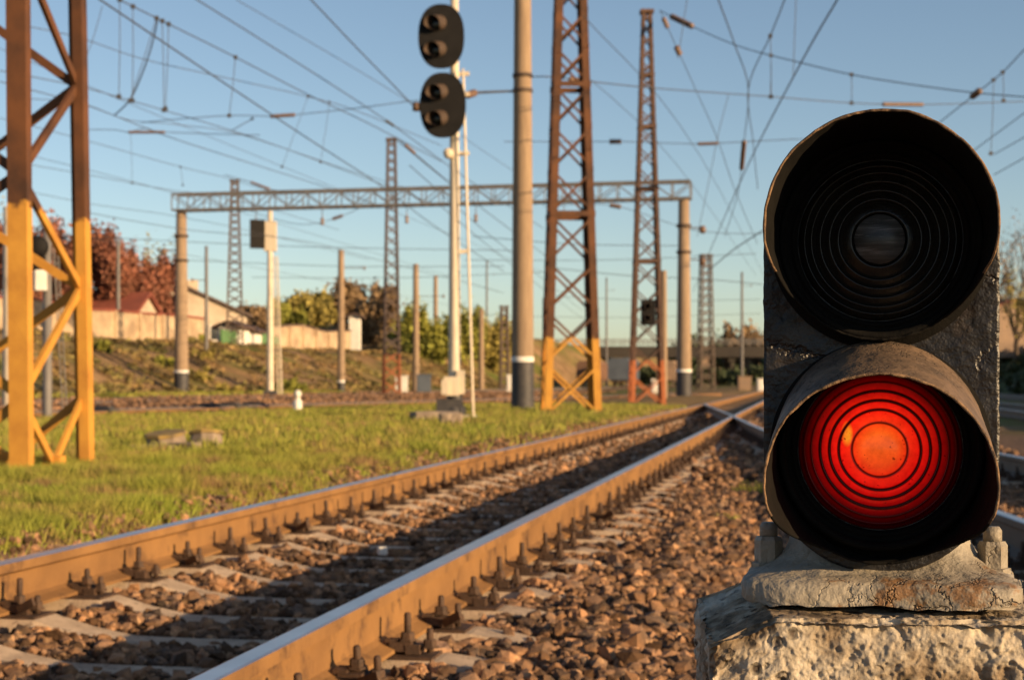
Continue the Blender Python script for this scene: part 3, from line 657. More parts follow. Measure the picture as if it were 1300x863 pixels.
# ------------------------------------------------------------------ lattice masts
def lattice(c, rz, w0, w1, H, bays, leg, br, material, label, xbr=True, nodes=None, plates=(), part_top=True):
    root = empty('lattice_mast', c, label, 'lattice mast', rz=rz)
    def corner(i, z):
        w = (w0+(w1-w0)*z/H)/2; return Vector(((-1, 1, 1, -1)[i]*w, (-1, -1, 1, 1)[i]*w, z))
    for i in range(4):
        m = MB(); a_, b_ = corner(i, -.15), corner(i, H); sx = -1 if i in (1, 2) else 1; sy = -1 if i in (2, 3) else 1
        # angle section: two flanges
        t = leg*.16
        for off, ww, dd in ((Vector((sx*leg/2, sy*t/2, 0)), leg, t), (Vector((sx*t/2, sy*leg/2+sy*t/2+.001*sy, 0)), t, leg-t)):
            x0, x1 = a_+off, b_+off
            vs = [p+Vector((i_*ww/2, j_*dd/2, 0)) for p in (x0, x1) for i_, j_ in ((-1,-1),(1,-1),(1,1),(-1,1))]
            m.add(vs, [(3,2,1,0),(4,5,6,7),(0,1,5,4),(1,2,6,5),(2,3,7,6),(3,0,4,7)])
        m.build('leg', material, root)
    if nodes is None:
        nodes = [0]; h = w0*1.0; tot = sum((w0+(w1-w0)*k/bays) for k in range(bays)); z = 0
        for k in range(bays): z += H*(w0+(w1-w0)*k/bays)/tot; nodes.append(z)
    for f in range(4):
        i, j = f, (f+1) % 4; m = MB(); nrm = (corner(i, 0)+corner(j, 0)).normalized()*(leg*.12)
        for k in range(len(nodes)-1):
            z0, z1 = nodes[k]+.02, nodes[k+1]-.02
            a0, a1, b0, b1 = corner(i, z0), corner(i, z1), corner(j, z0), corner(j, z1)
            if xbr:
                m.bar(a0-nrm*.4, b1-nrm*.4, br*.35, br, up=(0, 0, 1)); m.bar(b0-nrm*1.2, a1-nrm*1.2, br*.35, br)
                if k in plates: m.bar(corner(i, z0), corner(j, z0), br*.6, br*2.2)
            else:
                if (k+(f % 2)) % 2 == 0: m.bar(a0-nrm, b1-nrm, br*.5, br)
                else: m.bar(b0-nrm, a1-nrm, br*.5, br)
        m.build('bracing', material, root)
    for i in range(4):
        m = MB(); p = corner(i, 0); m.box((p.x, p.y, -.03), (leg*2, leg*2, .14)); m.build('footing', M['pole_concrete'], root)
    if H < 40 and part_top:
        m = MB(); m.box((0, 0, H+.05), (w1+leg, w1+leg, .12)); m.build('mast_cap', material, root)
    return root
# the near orange mast cut by the left edge
wA = 1.32; rzA = R(-5); c0 = Vector((-3.735, 12.0, -.06)); q = Matrix.Rotation(rzA, 3, 'Z')
cc = c0-(q@Vector((wA/2, -wA/2, 0)))
NM = mast_mat('near_mast_paint', 2.02)
r_ = empty('lattice_mast', cc, 'near lattice mast cut by the left edge, orange below and rusty above', 'lattice mast', rz=rzA)
def cA(i, z): w = (wA-.026*z)/2; return Vector(((-1, 1, 1, -1)[i]*w, (-1, -1, 1, 1)[i]*w, z))
nodesA = [.62, 1.52, 2.32, 3.22, 4.1, 5.0, 5.9, 6.8]
for i in range(4):
    m = MB()
    if i in (2, 3):             # channel section, its inner flange set back behind the outer one
        sx = 1 if i == 2 else -1
        m.bar(cA(i, -.2)+Vector((.03*sx, 0, 0)), cA(i, 7)+Vector((.03*sx, 0, 0)), .085, .13, up=(0, 1, 0)); m.bar(cA(i, -.2)+Vector((-.045*sx, .045, 0)), cA(i, 7)+Vector((-.045*sx, .045, 0)), .062, .03, up=(0, 1, 0))
    else: m.bar(cA(i, -.2), cA(i, 7), .155, .105, up=(0, 1, 0))
    m.build('leg', NM, r_)
    m = MB(); p = cA(i, 0); m.box((p.x, p.y, -.06), (.4, .4, .1)); m.build('footing', M['pole_concrete'], r_)
for f in range(4):
    i, j = f, (f+1) % 4; m = MB(); a_, b_ = (i, j) if f != 1 else (i, j)
    mid = (cA(i, .06)+cA(j, .06))/2
    m.bar(cA(i, .60), mid, .03, .07); m.bar(cA(j, .60), mid+Vector((0, 0, .02)), .03, .07); m.box(mid, (.14, .14, .16))
    for k in range(len(nodesA)-1):
        s0, s1 = (i, j) if (k+(f != 1)) % 2 == 0 else (j, i)
        m.bar(cA(s0, nodesA[k]), cA(s1, nodesA[k+1]), .035, .072)
    m.build('bracing', NM, r_)
M1 = mast_mat('middle_mast_paint', 1.72); M2 = mast_mat('second_mast_paint', 1.45, (.11, .06, .04), (.07, .04, .03), (.42, .13, .045), (.3, .09, .035))
c = G(724, 37.5, -.15); mastA = lattice(c, R(4), 1.35, .40, 15.2, 18, .17, .055, M1, 'tall rusty lattice mast with orange base just right of the round concrete pole', plates=(4, 7, 10, 13))
c = G(821, 57, -.2); mastB = lattice(c, R(2), 1.24, .36, 14.2, 19, .12, .05, M2, 'slimmer lattice mast with red base, second to the right of the concrete pole', plates=(5, 8, 11, 14))
def dz(px, Y): return hgt((px-650)/2000*Y, Y)
lattice(G(497, 96, dz(497, 96)), R(10), 1.1, .55, 15.5, 22, .11, .06, mast_mat('far_mast_a', 2.4, (.1, .07, .06), (.07, .05, .045), (.3, .1, .04), (.2, .07, .03)), 'dark lattice mast rising behind the gantry left of the white signal mast')
lattice(G(298, 130, dz(298, 130)), R(10), 1.5, .7, 13.6, 20, .14, .07, M['steel_dark'], 'dark lattice mast crossing the left part of the gantry beside the house')
lattice(G(896, 150, -.2), R(10), 1.5, 1.0, 12.9, 16, .14, .08, M['steel_dark'], 'small distant lattice mast right of the gantry, above the bridge')
lattice(G(640, 170, -.2), R(10), 1.1, .8, 9.0, 12, .2, .08, M['steel_dark'], 'short dark distant mast just left of the round concrete pole')

# ------------------------------------------------------------------ poles
def pole(px, Y, top, r0, r1, label, zb=None, band=None, brackets=(), mt='pole_concrete', square=False, rings=()):
    zb = dz(px, Y) if zb is None else zb; H = EYE+(485-top)/2000*Y-zb; c = G(px, Y, zb-.02)
    root = empty('concrete_pole' if mt == 'pole_concrete' else 'steel_pole', c, label, 'pole')
    zz = band if band else 0; rr = lambda z: r0+(r1-r0)*z/H
    nn = 4 if square else 20
    m = MB(); lv_ = [zz+(H-zz)*k/6 for k in range(7)]
    T = Matrix.Rotation(R(35), 4, 'Z')
    m.lathe([(rr(z), z) for z in lv_]+[(0, H)], nn, T if square else None, smooth=not square); m.build('shaft', M[mt], root)
    if band:
        m = MB(); m.lathe([(r0+.004, -.3), (rr(zz)+.004, zz-.12)], nn, T if square else None, smooth=not square); m.build('painted_base', M['black_paint'], root)
        m = MB(); m.lathe([(rr(zz)+.006, zz-.12), (rr(zz)+.006, zz+.02), (rr(zz), zz+.02)], nn, T if square else None, smooth=not square); m.build('white_band', M['white_paint'], root)
    for z in rings:
        m = MB(); m.lathe([(rr(z), z-.05), (rr(z)+.03, z-.05), (rr(z)+.03, z+.05), (rr(z), z+.05)], 20); m.build('clamp', M['steel_dark'], root)
    for (dx, dy, z, ln_) in brackets:
        m = MB(); m.bar((0, 0, z), (dx, dy, z+.02), .05, .05); m.build('bracket', M['steel_dark'], root)
        m = MB(); T2 = Matrix.Translation((dx, dy, z)); m.lathe([(0, -.12), (.09, -.12), (.05, -.04), (.1, 0), (.05, .05), (.1, .09), (.03, .14), (0, .14)], 10, T2); m.build('insulator', M['insul'], root)
    return root
big = pole(663.5, 42, -70, .305, .215, 'thick round concrete pole with black base and white ring, nearest of the concrete poles', band=1.40, rings=(8.5, 8.9))
pole(433, 108, 317, .27, .2, 'slim concrete pole with black and white base before the bare hillside', band=.9, brackets=((-.9, 0, 7.5, 1), (1.6, 0, 8.6, 1)))
pole(528, 125, 335, .28, .22, 'concrete pole with a curved arm, left of the white signal mast', brackets=((2.2, 0, 7.6, 1), (-1, 0, 7.0, 1)))
pole(553, 190, 350, .3, .24, 'distant concrete pole standing in the green bushes left of the white signal mast')
pole(611, 160, 392, .3, .24, 'pale distant pole in the bushes right of the white signal mast')
pole(843, 70, 343, .15, .12, 'slender pale pole beside the right leg of the second rusty mast', zb=-.2)
pole(150, 118, 305, .16, .12, 'thin pole before the red-brown trees', mt='steel_grey')
pole(262, 112, 312, .14, .11, 'thin pole between the gantry post and the dark lattice mast', mt='steel_grey', brackets=((-1.0, 0, 5.2, 1),))
pole(12, 44, 262, .2, .16, 'pale pole behind the near mast at the left edge', mt='mast_white')
pole(410, 210, 372, .22, .18, 'small distant pole above the yellow wall')
for px, Y, top, nm in ((618, 260, 330, 'left of the pair'), (575, 240, 362, 'hidden close to the white mast'), (690, 230, 378, 'between the round pole and the rusty mast'), (770, 260, 352, 'between the two rusty masts'), (942, 200, 345, 'just left of the dwarf signal hood')):
    pole(px, Y, top, .2, .14, 'faint distant line pole '+nm, zb=-.3, mt='steel_grey', brackets=((1.2, 0, (EYE+(485-top)/2000*Y)*.9, 1),))

# ------------------------------------------------------------------ gantry over the tracks
YL, YR = 90, 84; ZT = 11.35; ZB = 10.45
pl, pr = P(222, 0, YL), P(877, 0, YR); 
gr = empty('gantry', (pl.x, pl.y, 0), 'long grey lattice portal gantry spanning the tracks on two concrete posts', 'gantry')
a_ = Vector((0, 0, 0)); b_ = Vector((pr.x-pl.x, pr.y-pl.y, 0)); d = b_.normalized(); nn_ = Vector((-d.y, d.x, 0)); LEN = b_.length
for s_ in (-.45, .45):
    m = MB()
    for z in (ZB, ZT): m.bar(nn_*s_+Vector((0, 0, z)), b_+nn_*s_+Vector((0, 0, z)), .11, .11)
    nb = 30
    for k in range(nb+1):
        x = d*(LEN*k/nb)+nn_*s_; m.bar(x+Vector((0, 0, ZB+.06)), x+Vector((0, 0, ZT-.06)), .06, .06)
        if k < nb:
            x2 = d*(LEN*(k+1)/nb)+nn_*s_
            if k % 2: m.bar(x+Vector((0, 0, ZB+.08)), x2+Vector((0, 0, ZT-.08)), .05, .05)
            else: m.bar(x+Vector((0, 0, ZT-.08)), x2+Vector((0, 0, ZB+.08)), .05, .05)
    m.build('truss', M['steel_grey'], gr)
for k in range(nb+1):
    for z in (ZB, ZT): m = MB(); x = d*(LEN*k/nb); m.bar(x-nn_*.39+Vector((0, 0, z)), x+nn_*.39+Vector((0, 0, z)), .05, .05); m.build('cross_member', M['steel_grey'], gr)
for px, Y, t0 in ((231, YL, 0), (868, YR, 0)):
    x = P(px, 0, Y)-Vector((pl.x, pl.y, 0)); x = d*(x.dot(d)); T = Matrix.Translation((x.x, x.y, 0))
    m = MB(); m.lathe([(.40, 1.35), (.37, 4), (.29, ZB-.08), (0, ZB-.08)], 20, T); m.build('post', M['pole_concrete'], gr)
    m = MB(); m.lathe([(.42, -.4), (.41, 1.2)], 20, T); m.build('painted_base', M['black_paint'], gr)
    m = MB(); m.lathe([(.425, 1.2), (.425, 1.35), (.38, 1.36)], 20, T); m.build('white_band', M['white_paint'], gr)
    for z in (7.6, 9.0):
        m = MB(); m.lathe([(.34, z-.08), (.4, z-.08), (.4, z+.08), (.34, z+.08)], 20, T); m.build('clamp', M['steel_dark'], gr)
    sx = 1 if px > 500 else -1
    for z in (8.9, 7.2) if sx > 0 else (8.2,):
        m = MB(); m.bar((x.x+sx*.3, x.y, z), (x.x+sx*1.1, x.y, z), .06, .06); m.build('bracket', M['steel_dark'], gr)
        m = MB(); m.lathe([(0, -.2), (.12, -.2), (.2, 0), (.12, .2), (0, .2)], 12, Matrix.Translation((x.x+sx*1.0, x.y, z-.1))); m.build('insulator', M['insul'], gr)
for k in (5, 9, 14, 18, 23, 27):
    x = d*(LEN*k/30); m = MB(); m.tube([x+Vector((0, 0, ZB-.05)), x+Vector((0, 0, ZB-.5))], .025, 6); m.lathe([(0, -1.0), (.07, -1.0), (.12, -.9), (.06, -.8), (.12, -.7), (.06, -.6), (0, -.48)], 8, Matrix.Translation((x.x, x.y, ZB))); m.build('insulator', M['insul'], gr)

# ------------------------------------------------------------------ colour-light signal masts
def ladder(m, x0, x1, y, z0, z1, w, lean=0, r=.018):
    for s in (-w/2, w/2): m.tube([(x0, y+s, z0), (x1, y+s, z1)], r, 6)
    n = int((z1-z0)/.32)
    for k in range(1, n): q = k/n; m.tube([(x0+(x1-x0)*q, y-w/2, z0+(z1-z0)*q), (x0+(x1-x0)*q, y+w/2, z0+(z1-z0)*q)], r*.7, 5)
def oval_head(root, cx, cy, cz, hw, hh, yaw, nlamps=2):
    H_ = empty('signal_head', (cx, cy, cz), None, None, rz=yaw); H_.parent = root
    return H_
YS = 31.5; sc = YS/2000
c = G(577, YS, -.08); sm_ = empty('light_signal', c, 'tall off-white signal mast with two black oval heads', 'railway signal')
zp = lambda py: EYE+(485-py)*sc+.08; xp = lambda px: (px-577)*sc
m = MB(); m.lathe([(.125, zp(500)), (.11, zp(350)), (.095, zp(180)), (.08, zp(-20)), (0, zp(-20))], 20); m.build('mast', M['mast_white'], sm_)
m = MB(); m.lathe([(.24, -.15), (.22, .25), (.16, .32), (.15, zp(500))], 12); m.box((-.1, .0, .2), (.5, .4, .42)); m.build('dark_footing', M['black_paint'], sm_)
for (x, w, z0, z1, yo) in ((574, 22, 478, 502, -.2), (566, 10, 482, 500, -.34), (585, 12, 470, 500, -.1)):
    m = MB(); m.box((xp(x), yo, (zp(z0)+zp(z1))/2), (w*sc*.85, .26, zp(z0)-zp(z1))); m.build('relay_box', M['mast_white'], sm_)
for cx_, cy_, hw, hh in ((561, 50.5, 29, 40.5), (563, 137, 29, 41)):
    m = MB(); X0, Z0 = xp(cx_), zp(cy_); k = 48; fr = []; w_, h_ = hw*sc, hh*sc
    for i in range(k):
        a = 2*math.pi*i/k; c_, s_ = math.cos(a), math.sin(a); e = 2.35
        fr.append((X0+w_*math.copysign(abs(c_)**(2/e), c_), Z0+h_*math.copysign(abs(s_)**(2/e), s_)))
    vs = [(x, -.30, z) for x, z in fr]+[(x, -.27, z) for x, z in fr]
    m.add(vs, [tuple(range(k))[::-1], tuple(range(k, 2*k))]+[(i, (i+1) % k, k+(i+1) % k, k+i) for i in range(k)])
    hb = m.build('background_board', M['signal_black'], sm_)
    m = MB(); m.box((X0+.05, -.15, Z0), (.5, .22, .95)); m.build('lamp_case', M['signal_black'], sm_)
    for dz_ in (.27, -.25):
        m = MB(); n = 28; Lh = .30
        for s in range(5):
            pass
        vs = []; rows_ = 7
        for s in range(rows_):
            for i in range(n):
                a = 2*math.pi*i/n; l = Lh*(1-.55*ss(-.1, -1, math.cos(a)))*s/(rows_-1)
                vs.append((X0-.05+.155*math.sin(a)-l*.42, -.302-l*.9, Z0+dz_+.155*math.cos(a)-l*.22))
        fs = [(s*n+i, s*n+(i+1)%n, (s+1)*n+(i+1)%n, (s+1)*n+i) for s in range(rows_-1) for i in range(n)]
        m.add(vs, fs, 0, True); v2 = [(X0-.05+(x-X0+.05)*.97, y, z) for x, y, z in vs]
        m.build('visor', M['visor'], sm_)
        m = MB(); m.lathe([(0, .02), (.10, .015), (.14, 0)], 24, Matrix.Translation((X0-.05, -.304, Z0+dz_))@RX); m.build('lamp_lens', M['lamp_glass'], sm_)
m = MB(); m.bar((xp(527), -.2, zp(137)), (xp(545), -.2, zp(137)), .06, .06); m.lathe([(0, -.08), (.09, -.08), (.09, .08), (0, .08)], 10, Matrix.Translation((xp(530), -.2, zp(138)))); m.build('side_bracket', M['insul'], sm_)
for py in (95, 121, 196, 320):
    m = MB(); m.bar((0, 0, zp(py)), (xp(596), 0, zp(py)+.02), .06, .08); m.build('ladder_bracket', M['mast_white'], sm_)
m = MB(); m.lathe([(0, -.09), (.1, -.09), (.1, .09), (0, .09)], 12, Matrix.Translation((-.12, -.1, zp(196)))@RX); m.build('small_lamp', M['mast_white'], sm_)
m = MB(); ladder(m, xp(601), xp(588), .0, .02, zp(90), .42, r=.024); lad = m.build('ladder', M['mast_white'], sm_)
m = MB(); m.box((xp(597), 0, .03), (.3, .4, .12)); m.build('ladder_foot', M['white_paint'], sm_)

YS2 = 88; s2 = YS2/2000; c = G(343, YS2, dz(343, YS2)); sm2 = empty('light_signal', c, 'distant cream signal mast with square black head in front of the hillside', 'railway signal')
z2 = lambda py: EYE+(485-py)*s2-c.z; x2 = lambda px: (px-343)*s2
m = MB(); m.lathe([(.2, -.1), (.19, z2(400)), (.14, z2(268)), (0, z2(268))], 14); m.build('mast', M['mast_white'], sm2)
m = MB(); m.box((x2(328), -.35, z2(298)), (.82, .12, 1.6), rot=R(20)); m.build('background_board', M['signal_black'], sm2)
m = MB(); m.box((x2(343), .1, z2(300)), (.66, .5, 1.65)); m.build('lamp_case', M['mast_white'], sm2)
m = MB(); ladder(m, x2(357), x2(351), .2, .05, z2(325), .45, r=.03); ladder(m, x2(353), x2(348), .0, .05, z2(325), .1, r=.03); m.build('ladder', M['mast_white'], sm2)
m = MB(); m.box((0, 0, .1), (.7, .6, .4)); m.build('footing', M['black_paint'], sm2)
YS3 = 33; s3 = YS3/2000; c = G(60, YS3, dz(60, YS3)); sm3 = empty('light_signal', c, 'grey signal post with black lamp and pale boxes behind the near mast', 'railway signal')
z3 = lambda py: EYE+(485-py)*s3-c.z; x3 = lambda px: (px-60)*s3
m = MB(); m.lathe([(.1, -.1), (.09, z3(280)), (0, z3(280))], 14); m.build('mast', M['steel_grey'], sm3)
m = MB(); m.lathe([(0, .1), (.2, .1), (.23, .05), (.23, -.1), (0, -.1)], 24, Matrix.Translation((x3(50), -.2, z3(314)))@RX); m.box((x3(50), -.05, z3(325)), (.3, .25, .6)); m.build('lamp_case', M['signal_black'], sm3)
m = MB(); m.box((x3(57), -.25, z3(357)), (.22, .25, .42), rot=R(12)); m.box((x3(47), -.1, z3(357)), (.12, .2, .4)); m.build('relay_box', M['white_paint'], sm3)
m = MB(); ladder(m, x3(81), x3(69), .1, .02, z3(315), .3, r=.016); m.build('ladder', M['steel_grey'], sm3)
c = G(830, 56.0, 0)
m = MB(); bx = P(822, 397, 55.9); sbx = empty('light_signal', bx-Vector((0, 0, .45)), 'small black two-lamp signal box hung on the second rusty mast', 'railway signal')
m.box((0, -.25, .45), (.5, .3, .9)); m.build('lamp_case', M['signal_black'], sbx)
for q_ in (.25, .66):
    m = MB(); m.lathe([(.12, 0), (.12, .25), (.11, .25), (.11, 0)], 16, Matrix.Translation((-.05, -.4, q_))@RX); m.build('visor', M['visor'], sbx)

# ------------------------------------------------------------------ wires
def crv(pts, n=6):
    out = []; k = len(pts)
    if k == 2:
        return [pts[0].lerp(pts[1], i/8) for i in range(9)]
    for i in range(k-1):
        p0, p1, p2, p3 = pts[max(i-1, 0)], pts[i], pts[i+1], pts[min(i+2, k-1)]
        for j in range(n):
            t = j/n; out.append(.5*((2*p1)+(-p0+p2)*t+(2*p0-5*p1+4*p2-p3)*t*t+(-p0+3*p1-3*p2+p3)*t**3))
    return out+[pts[-1]]
def wire(label, pts, r=.011, H=None, Y=None, ins=(), drops=(), cat='overhead wire'):
    # pts as pixels with a known height above the eye (H) or a known distance (Y, one value or a list)
    if H: W_ = [PH(x, y, H) for x, y in pts]
    else:
        YY = Y if isinstance(Y, (list, tuple)) else [Y]*len(pts)
        W_ = [P(x, y, q) for (x, y), q in zip(pts, YY)]
    o0 = W_[0].copy(); m = MB(); m.tube([p-o0 for p in crv(W_)], r, 5); o = m.build('overhead_wire', M['wire'], loc=o0); tag(o, label, cat, 'overhead wires')
    allp = crv(W_, 20)
    def near(px, py): return min(allp, key=lambda p: (650+2000*p.x/p.y-px)**2+(485-2000*(p.z-EYE)/p.y-py)**2)
    for (xa, ya, xb, yb, rr) in ins:
        a_, b_ = near(xa, ya)-o0, near(xb, yb)-o0; q = (b_-a_); n = max(4, int(q.length/.09)); m = MB(); T = Matrix.Translation(a_)@q.to_track_quat('Z', 'Y').to_matrix().to_4x4(); Lq = q.length; pr_ = [(0, 0)]
        for k in range(n): pr_ += [(rr*.55, Lq*k/n), (rr, Lq*(k+.4)/n), (rr*.55, Lq*(k+.8)/n)]
        pr_ += [(0, Lq)]; m.lathe(pr_, 8, T); m.build('insulator', M['insul'] if rr > .05 else M['insul_grey'], o)
    for (xa, ya, xb, yb) in drops:
        a_ = near(xa, ya); b_ = P(xb, yb, a_.y); m = MB(); a_ = a_-o0; b_ = b_-o0; m.tube([a_, (a_+b_)/2+Vector((.01, 0, 0)), b_], r*.62, 5); m.box(a_, (r*6, r*4, r*6)); m.box(b_, (r*6, r*4, r*6)); m.build('dropper', M['wire'], o)
    return o
wire('thickest overhead wire, falling from the top left towards the gantry', [(40,-57),(127,0),(300,116),(400,182),(488,239),(556,290),(640,345)], .017, H=6.6)
wire('overhead wire starting at the top edge above the gantry, falling to the right', [(200,-32),(250,0),(330,50),(420,107),(500,160),(600,232),(690,290)], .015, H=8, ins=((490,153,500,160,.045),))
wire('steep overhead wire running down to the oval signal heads', [(370,-27),(395,0),(450,58),(495,104),(527,137)], .012, Y=[24,25,27.5,30,31.3])
wire('messenger wire with long droppers in the upper left sky', [(100,-30),(152,0),(206,27),(299,73),(392,121),(470,158),(560,205)], .014, H=7.6, drops=((153,0,151,123),(170,8,168,128),(206,27,208,140),(212,30,210,138),(299,73,291,147),(200,24,165,128)))
wire('jumper cable curving from the messenger wire to the lower wires', [(200,26),(192,60),(180,95),(165,127),(145,147)], .017, Y=[33.5,34,34.5,35,35.5])
wire('faint upper wire passing behind the long droppers', [(30,33),(100,48),(184,76),(300,102),(391,123),(455,142),(560,185)], .012, H=9, drops=((391,123,358,212),(419,130,407,206)))
wire('contact wire crossing the near mast at mid height', [(0,90),(100,110),(165,128),(207,140),(294,166),(365,190),(455,223),(560,262)], .013, H=7.4)
wire('second contact wire just below the long droppers', [(0,104),(100,131),(145,147),(220,176),(326,210),(417,239),(500,268)], .013, H=7.0)
wire('low thin wire above the left end of the gantry', [(20,125),(100,131),(161,152),(220,158),(294,168),(365,190),(430,212),(520,240)], .011, H=8.2)
wire('thin wire falling towards the left end of the gantry', [(0,150),(100,176),(229,212),(294,228),(400,262)], .012, H=8.3, drops=((229,212,232,235),))
wire('lowest left wire just above the red-brown trees', [(0,203),(100,220),(213,241),(252,246),(330,262),(430,292)], .012, H=7.6, drops=((168,233,166,168),))
wire('faint wire over the red-brown trees, left of the gantry', [(0,235),(110,258),(220,274),(330,296),(470,330)], .011, H=7)
wire('faint slack wire below the gantry beam', [(100,268),(240,292),(380,305),(480,330),(640,372)], .014, H=6.5)
wire('level cross-span wire at the far left with a grey insulator', [(100,165),(145,165),(163,168),(185,163),(210,168),(330,172)], .012, Y=48, ins=((163,168,210,168,.06),))
wire('cross-span wire rising to the oval signal heads with a brown insulator', [(180,156),(220,152),(291,147),(350,148),(375,146),(450,138),(527,128),(600,121)], .012, Y=45, ins=((344,148,376,146,.075),))
wire('thin diagonal stay between two left-hand wires', [(294,166),(322,150)], .012, Y=44, ins=((318,152,323,150,.05),))
wire('diagonal guy wire near the top left mast', [(130,8),(118,50),(105,84),(90,120)], .009, Y=40)
wire('cross-span strut from the oval heads to the round concrete pole', [(594,121),(604,118),(652,116)], .03, Y=[32,33,38.8], ins=((594,121,603,118,.08),))
wire('cross-span wire leaving the rusty mast, passing behind the dwarf signal', [(672,98),(700,98),(750,104),(840,113),(978,123),(1081,131),(1172,133),(1300,129)], .016, Y=[39,39,40,45,50,52,54,56], ins=((722,100,742,103,.07),(1121,132,1170,133,.075)))
wire('wire from the top of the second mast sweeping to the right edge', [(838,14),(879,34),(941,60),(1017,80),(1081,95),(1160,108),(1238,118),(1310,124)], .017, Y=[57,55,51,48,46,45,44,43], ins=((853,22,878,34,.11),), drops=((978,71,978,123),(1080,95,1081,131)))
wire('level cross-span wire at mid height with dark insulators', [(640,180),(765,180),(792,180),(886,183),(912,182),(1010,177),(1080,176)], .014, Y=58, ins=((774,180,789,180,.12),(886,183,912,182,.085)))
wire('lower cross-span wire between the masts with a hanging insulator', [(690,262),(779,261),(880,292),(968,297)], .012, Y=62, ins=((772,261,788,261,.12),))
wire('steep wire from the second mast down to the tracks', [(838,14),(861,65),(885,118),(911,177),(934,244),(962,310)], .014, Y=[57,58,60,64,70,80], ins=((843,24,847,36,.11),(859,60,863,70,.12)))
wire('steep wire crossing the sky left of the dwarf signal', [(905,-20),(912,0),(932,55),(950,113),(945,177),(937,244),(920,300)], .014, Y=[30,31,36,42,52,60,70], ins=((942,180,938,214,.085),))
wire('wire from the top edge meeting the clamp left of the dwarf signal', [(1002,-20),(996,0),(978,46),(950,113),(956,180),(962,240)], .014, Y=[31,32,36,42,50,58], drops=((978,46,979,123),))
wire('long oblique wire from the top edge down to the left of the dwarf signal', [(1075,-25),(1063,0),(1017,80),(950,209),(905,310),(880,370)], .017, H=6.6)
wire('faint near-vertical wire in the sky above the dwarf signal', [(1011,-10),(1009,40),(1007,100)], .011, Y=45)
wire('faint near-vertical wire left of the crossing wires', [(873,-5),(866,40),(861,75)], .011, Y=48)
wire('thin slanting wire left of the crossing wires', [(925,120),(912,170),(900,230),(885,300)], .011, Y=58)
wire('oblique wire at the right edge with a dark clamp', [(1330,38),(1300,64),(1273,92),(1238,120),(1200,150),(1150,190)], .014, Y=[34,35,37,40,43,46], ins=((1242,115,1234,123,.09),), drops=((1273,92,1274,128),(1262,103,1258,195)))
for i, (a0, b0, nm) in enumerate((((1330,122),(1235,192),'upper'),((1330,158),(1262,196),'middle'),((1330,184),(1262,222),'lower'))):
    wire(nm+' of the three slanting wires right of the dwarf signal', [a0, b0], .013, Y=[38, 46])
wire('thick slanting wire above the distant mast beside the dwarf signal', [(898,345),(930,318),(970,292)], .03, Y=[95,80,70])
wire('level wire over the bridge beside the dwarf signal', [(700,340),(800,350),(890,354),(968,361)], .025, Y=110)
for i, (x0, y0, x1, y1, Y, nm) in enumerate(((100,300,650,318,100,'highest'),(230,330,640,338,110,'second'),(320,352,700,345,120,'third'),(600,300,860,312,90,'fourth'),(590,330,960,322,110,'fifth'),(690,375,965,380,140,'sixth'),(600,400,965,398,160,'lowest'))):
    wire(nm+' of the faint level wires in the hazy distance under the gantry', [(x0, y0), ((x0+x1)/2, (y0+y1)/2+4), (x1, y1)], .02, Y=Y)
wire('wire sloping under the gantry from the far left mast', [(300,262),(380,285),(440,272),(470,255)], .02, Y=100, ins=((424,281,436,274,.14),))
for i, (x, y, x_, y_, nm) in enumerate(((500,175,700,330,'upper'),(520,210,740,395,'middle'),(560,262,760,420,'lower'))):
    wire(nm+' wire receding between the white mast and the rusty mast', [(x, y), ((x+x_)/2, (y+y_)/2+3), (x_, y_)], .018, H=8)
for (a0, b0, c0_, h_, nm) in (((0, 62), (330, 200), (690, 345), 8.8, 'long faint wire from the left edge passing above the gantry beam'), ((0, 188), (300, 268), (640, 372), 7.2, 'long faint wire from the left edge passing just under the gantry beam'), ((300, 0), (520, 130), (700, 250), 9.4, 'faint wire falling between the oval heads and the far lattice mast'), ((700, 60), (860, 210), (960, 350), 8.4, 'faint wire falling between the two rusty masts'), ((740, 20), (890, 200), (975, 360), 8.0, 'faint wire passing just right of the second rusty mast'), ((0, 285), (300, 335), (660, 405), 6.2, 'lowest faint wire crossing in front of the red-brown trees')):
    wire(nm, [a0, b0, c0_], .010, H=h_)
wire('short wire with insulator above the gantry, left of the middle', [(285,222),(320,232),(345,241),(400,246)], .014, Y=60, ins=((318,232,344,241,.07),))
wire('short wire with insulator just right of the far lattice mast', [(505,176),(517,186),(530,198),(580,240)], .014, Y=50, ins=((514,184,527,196,.07),))

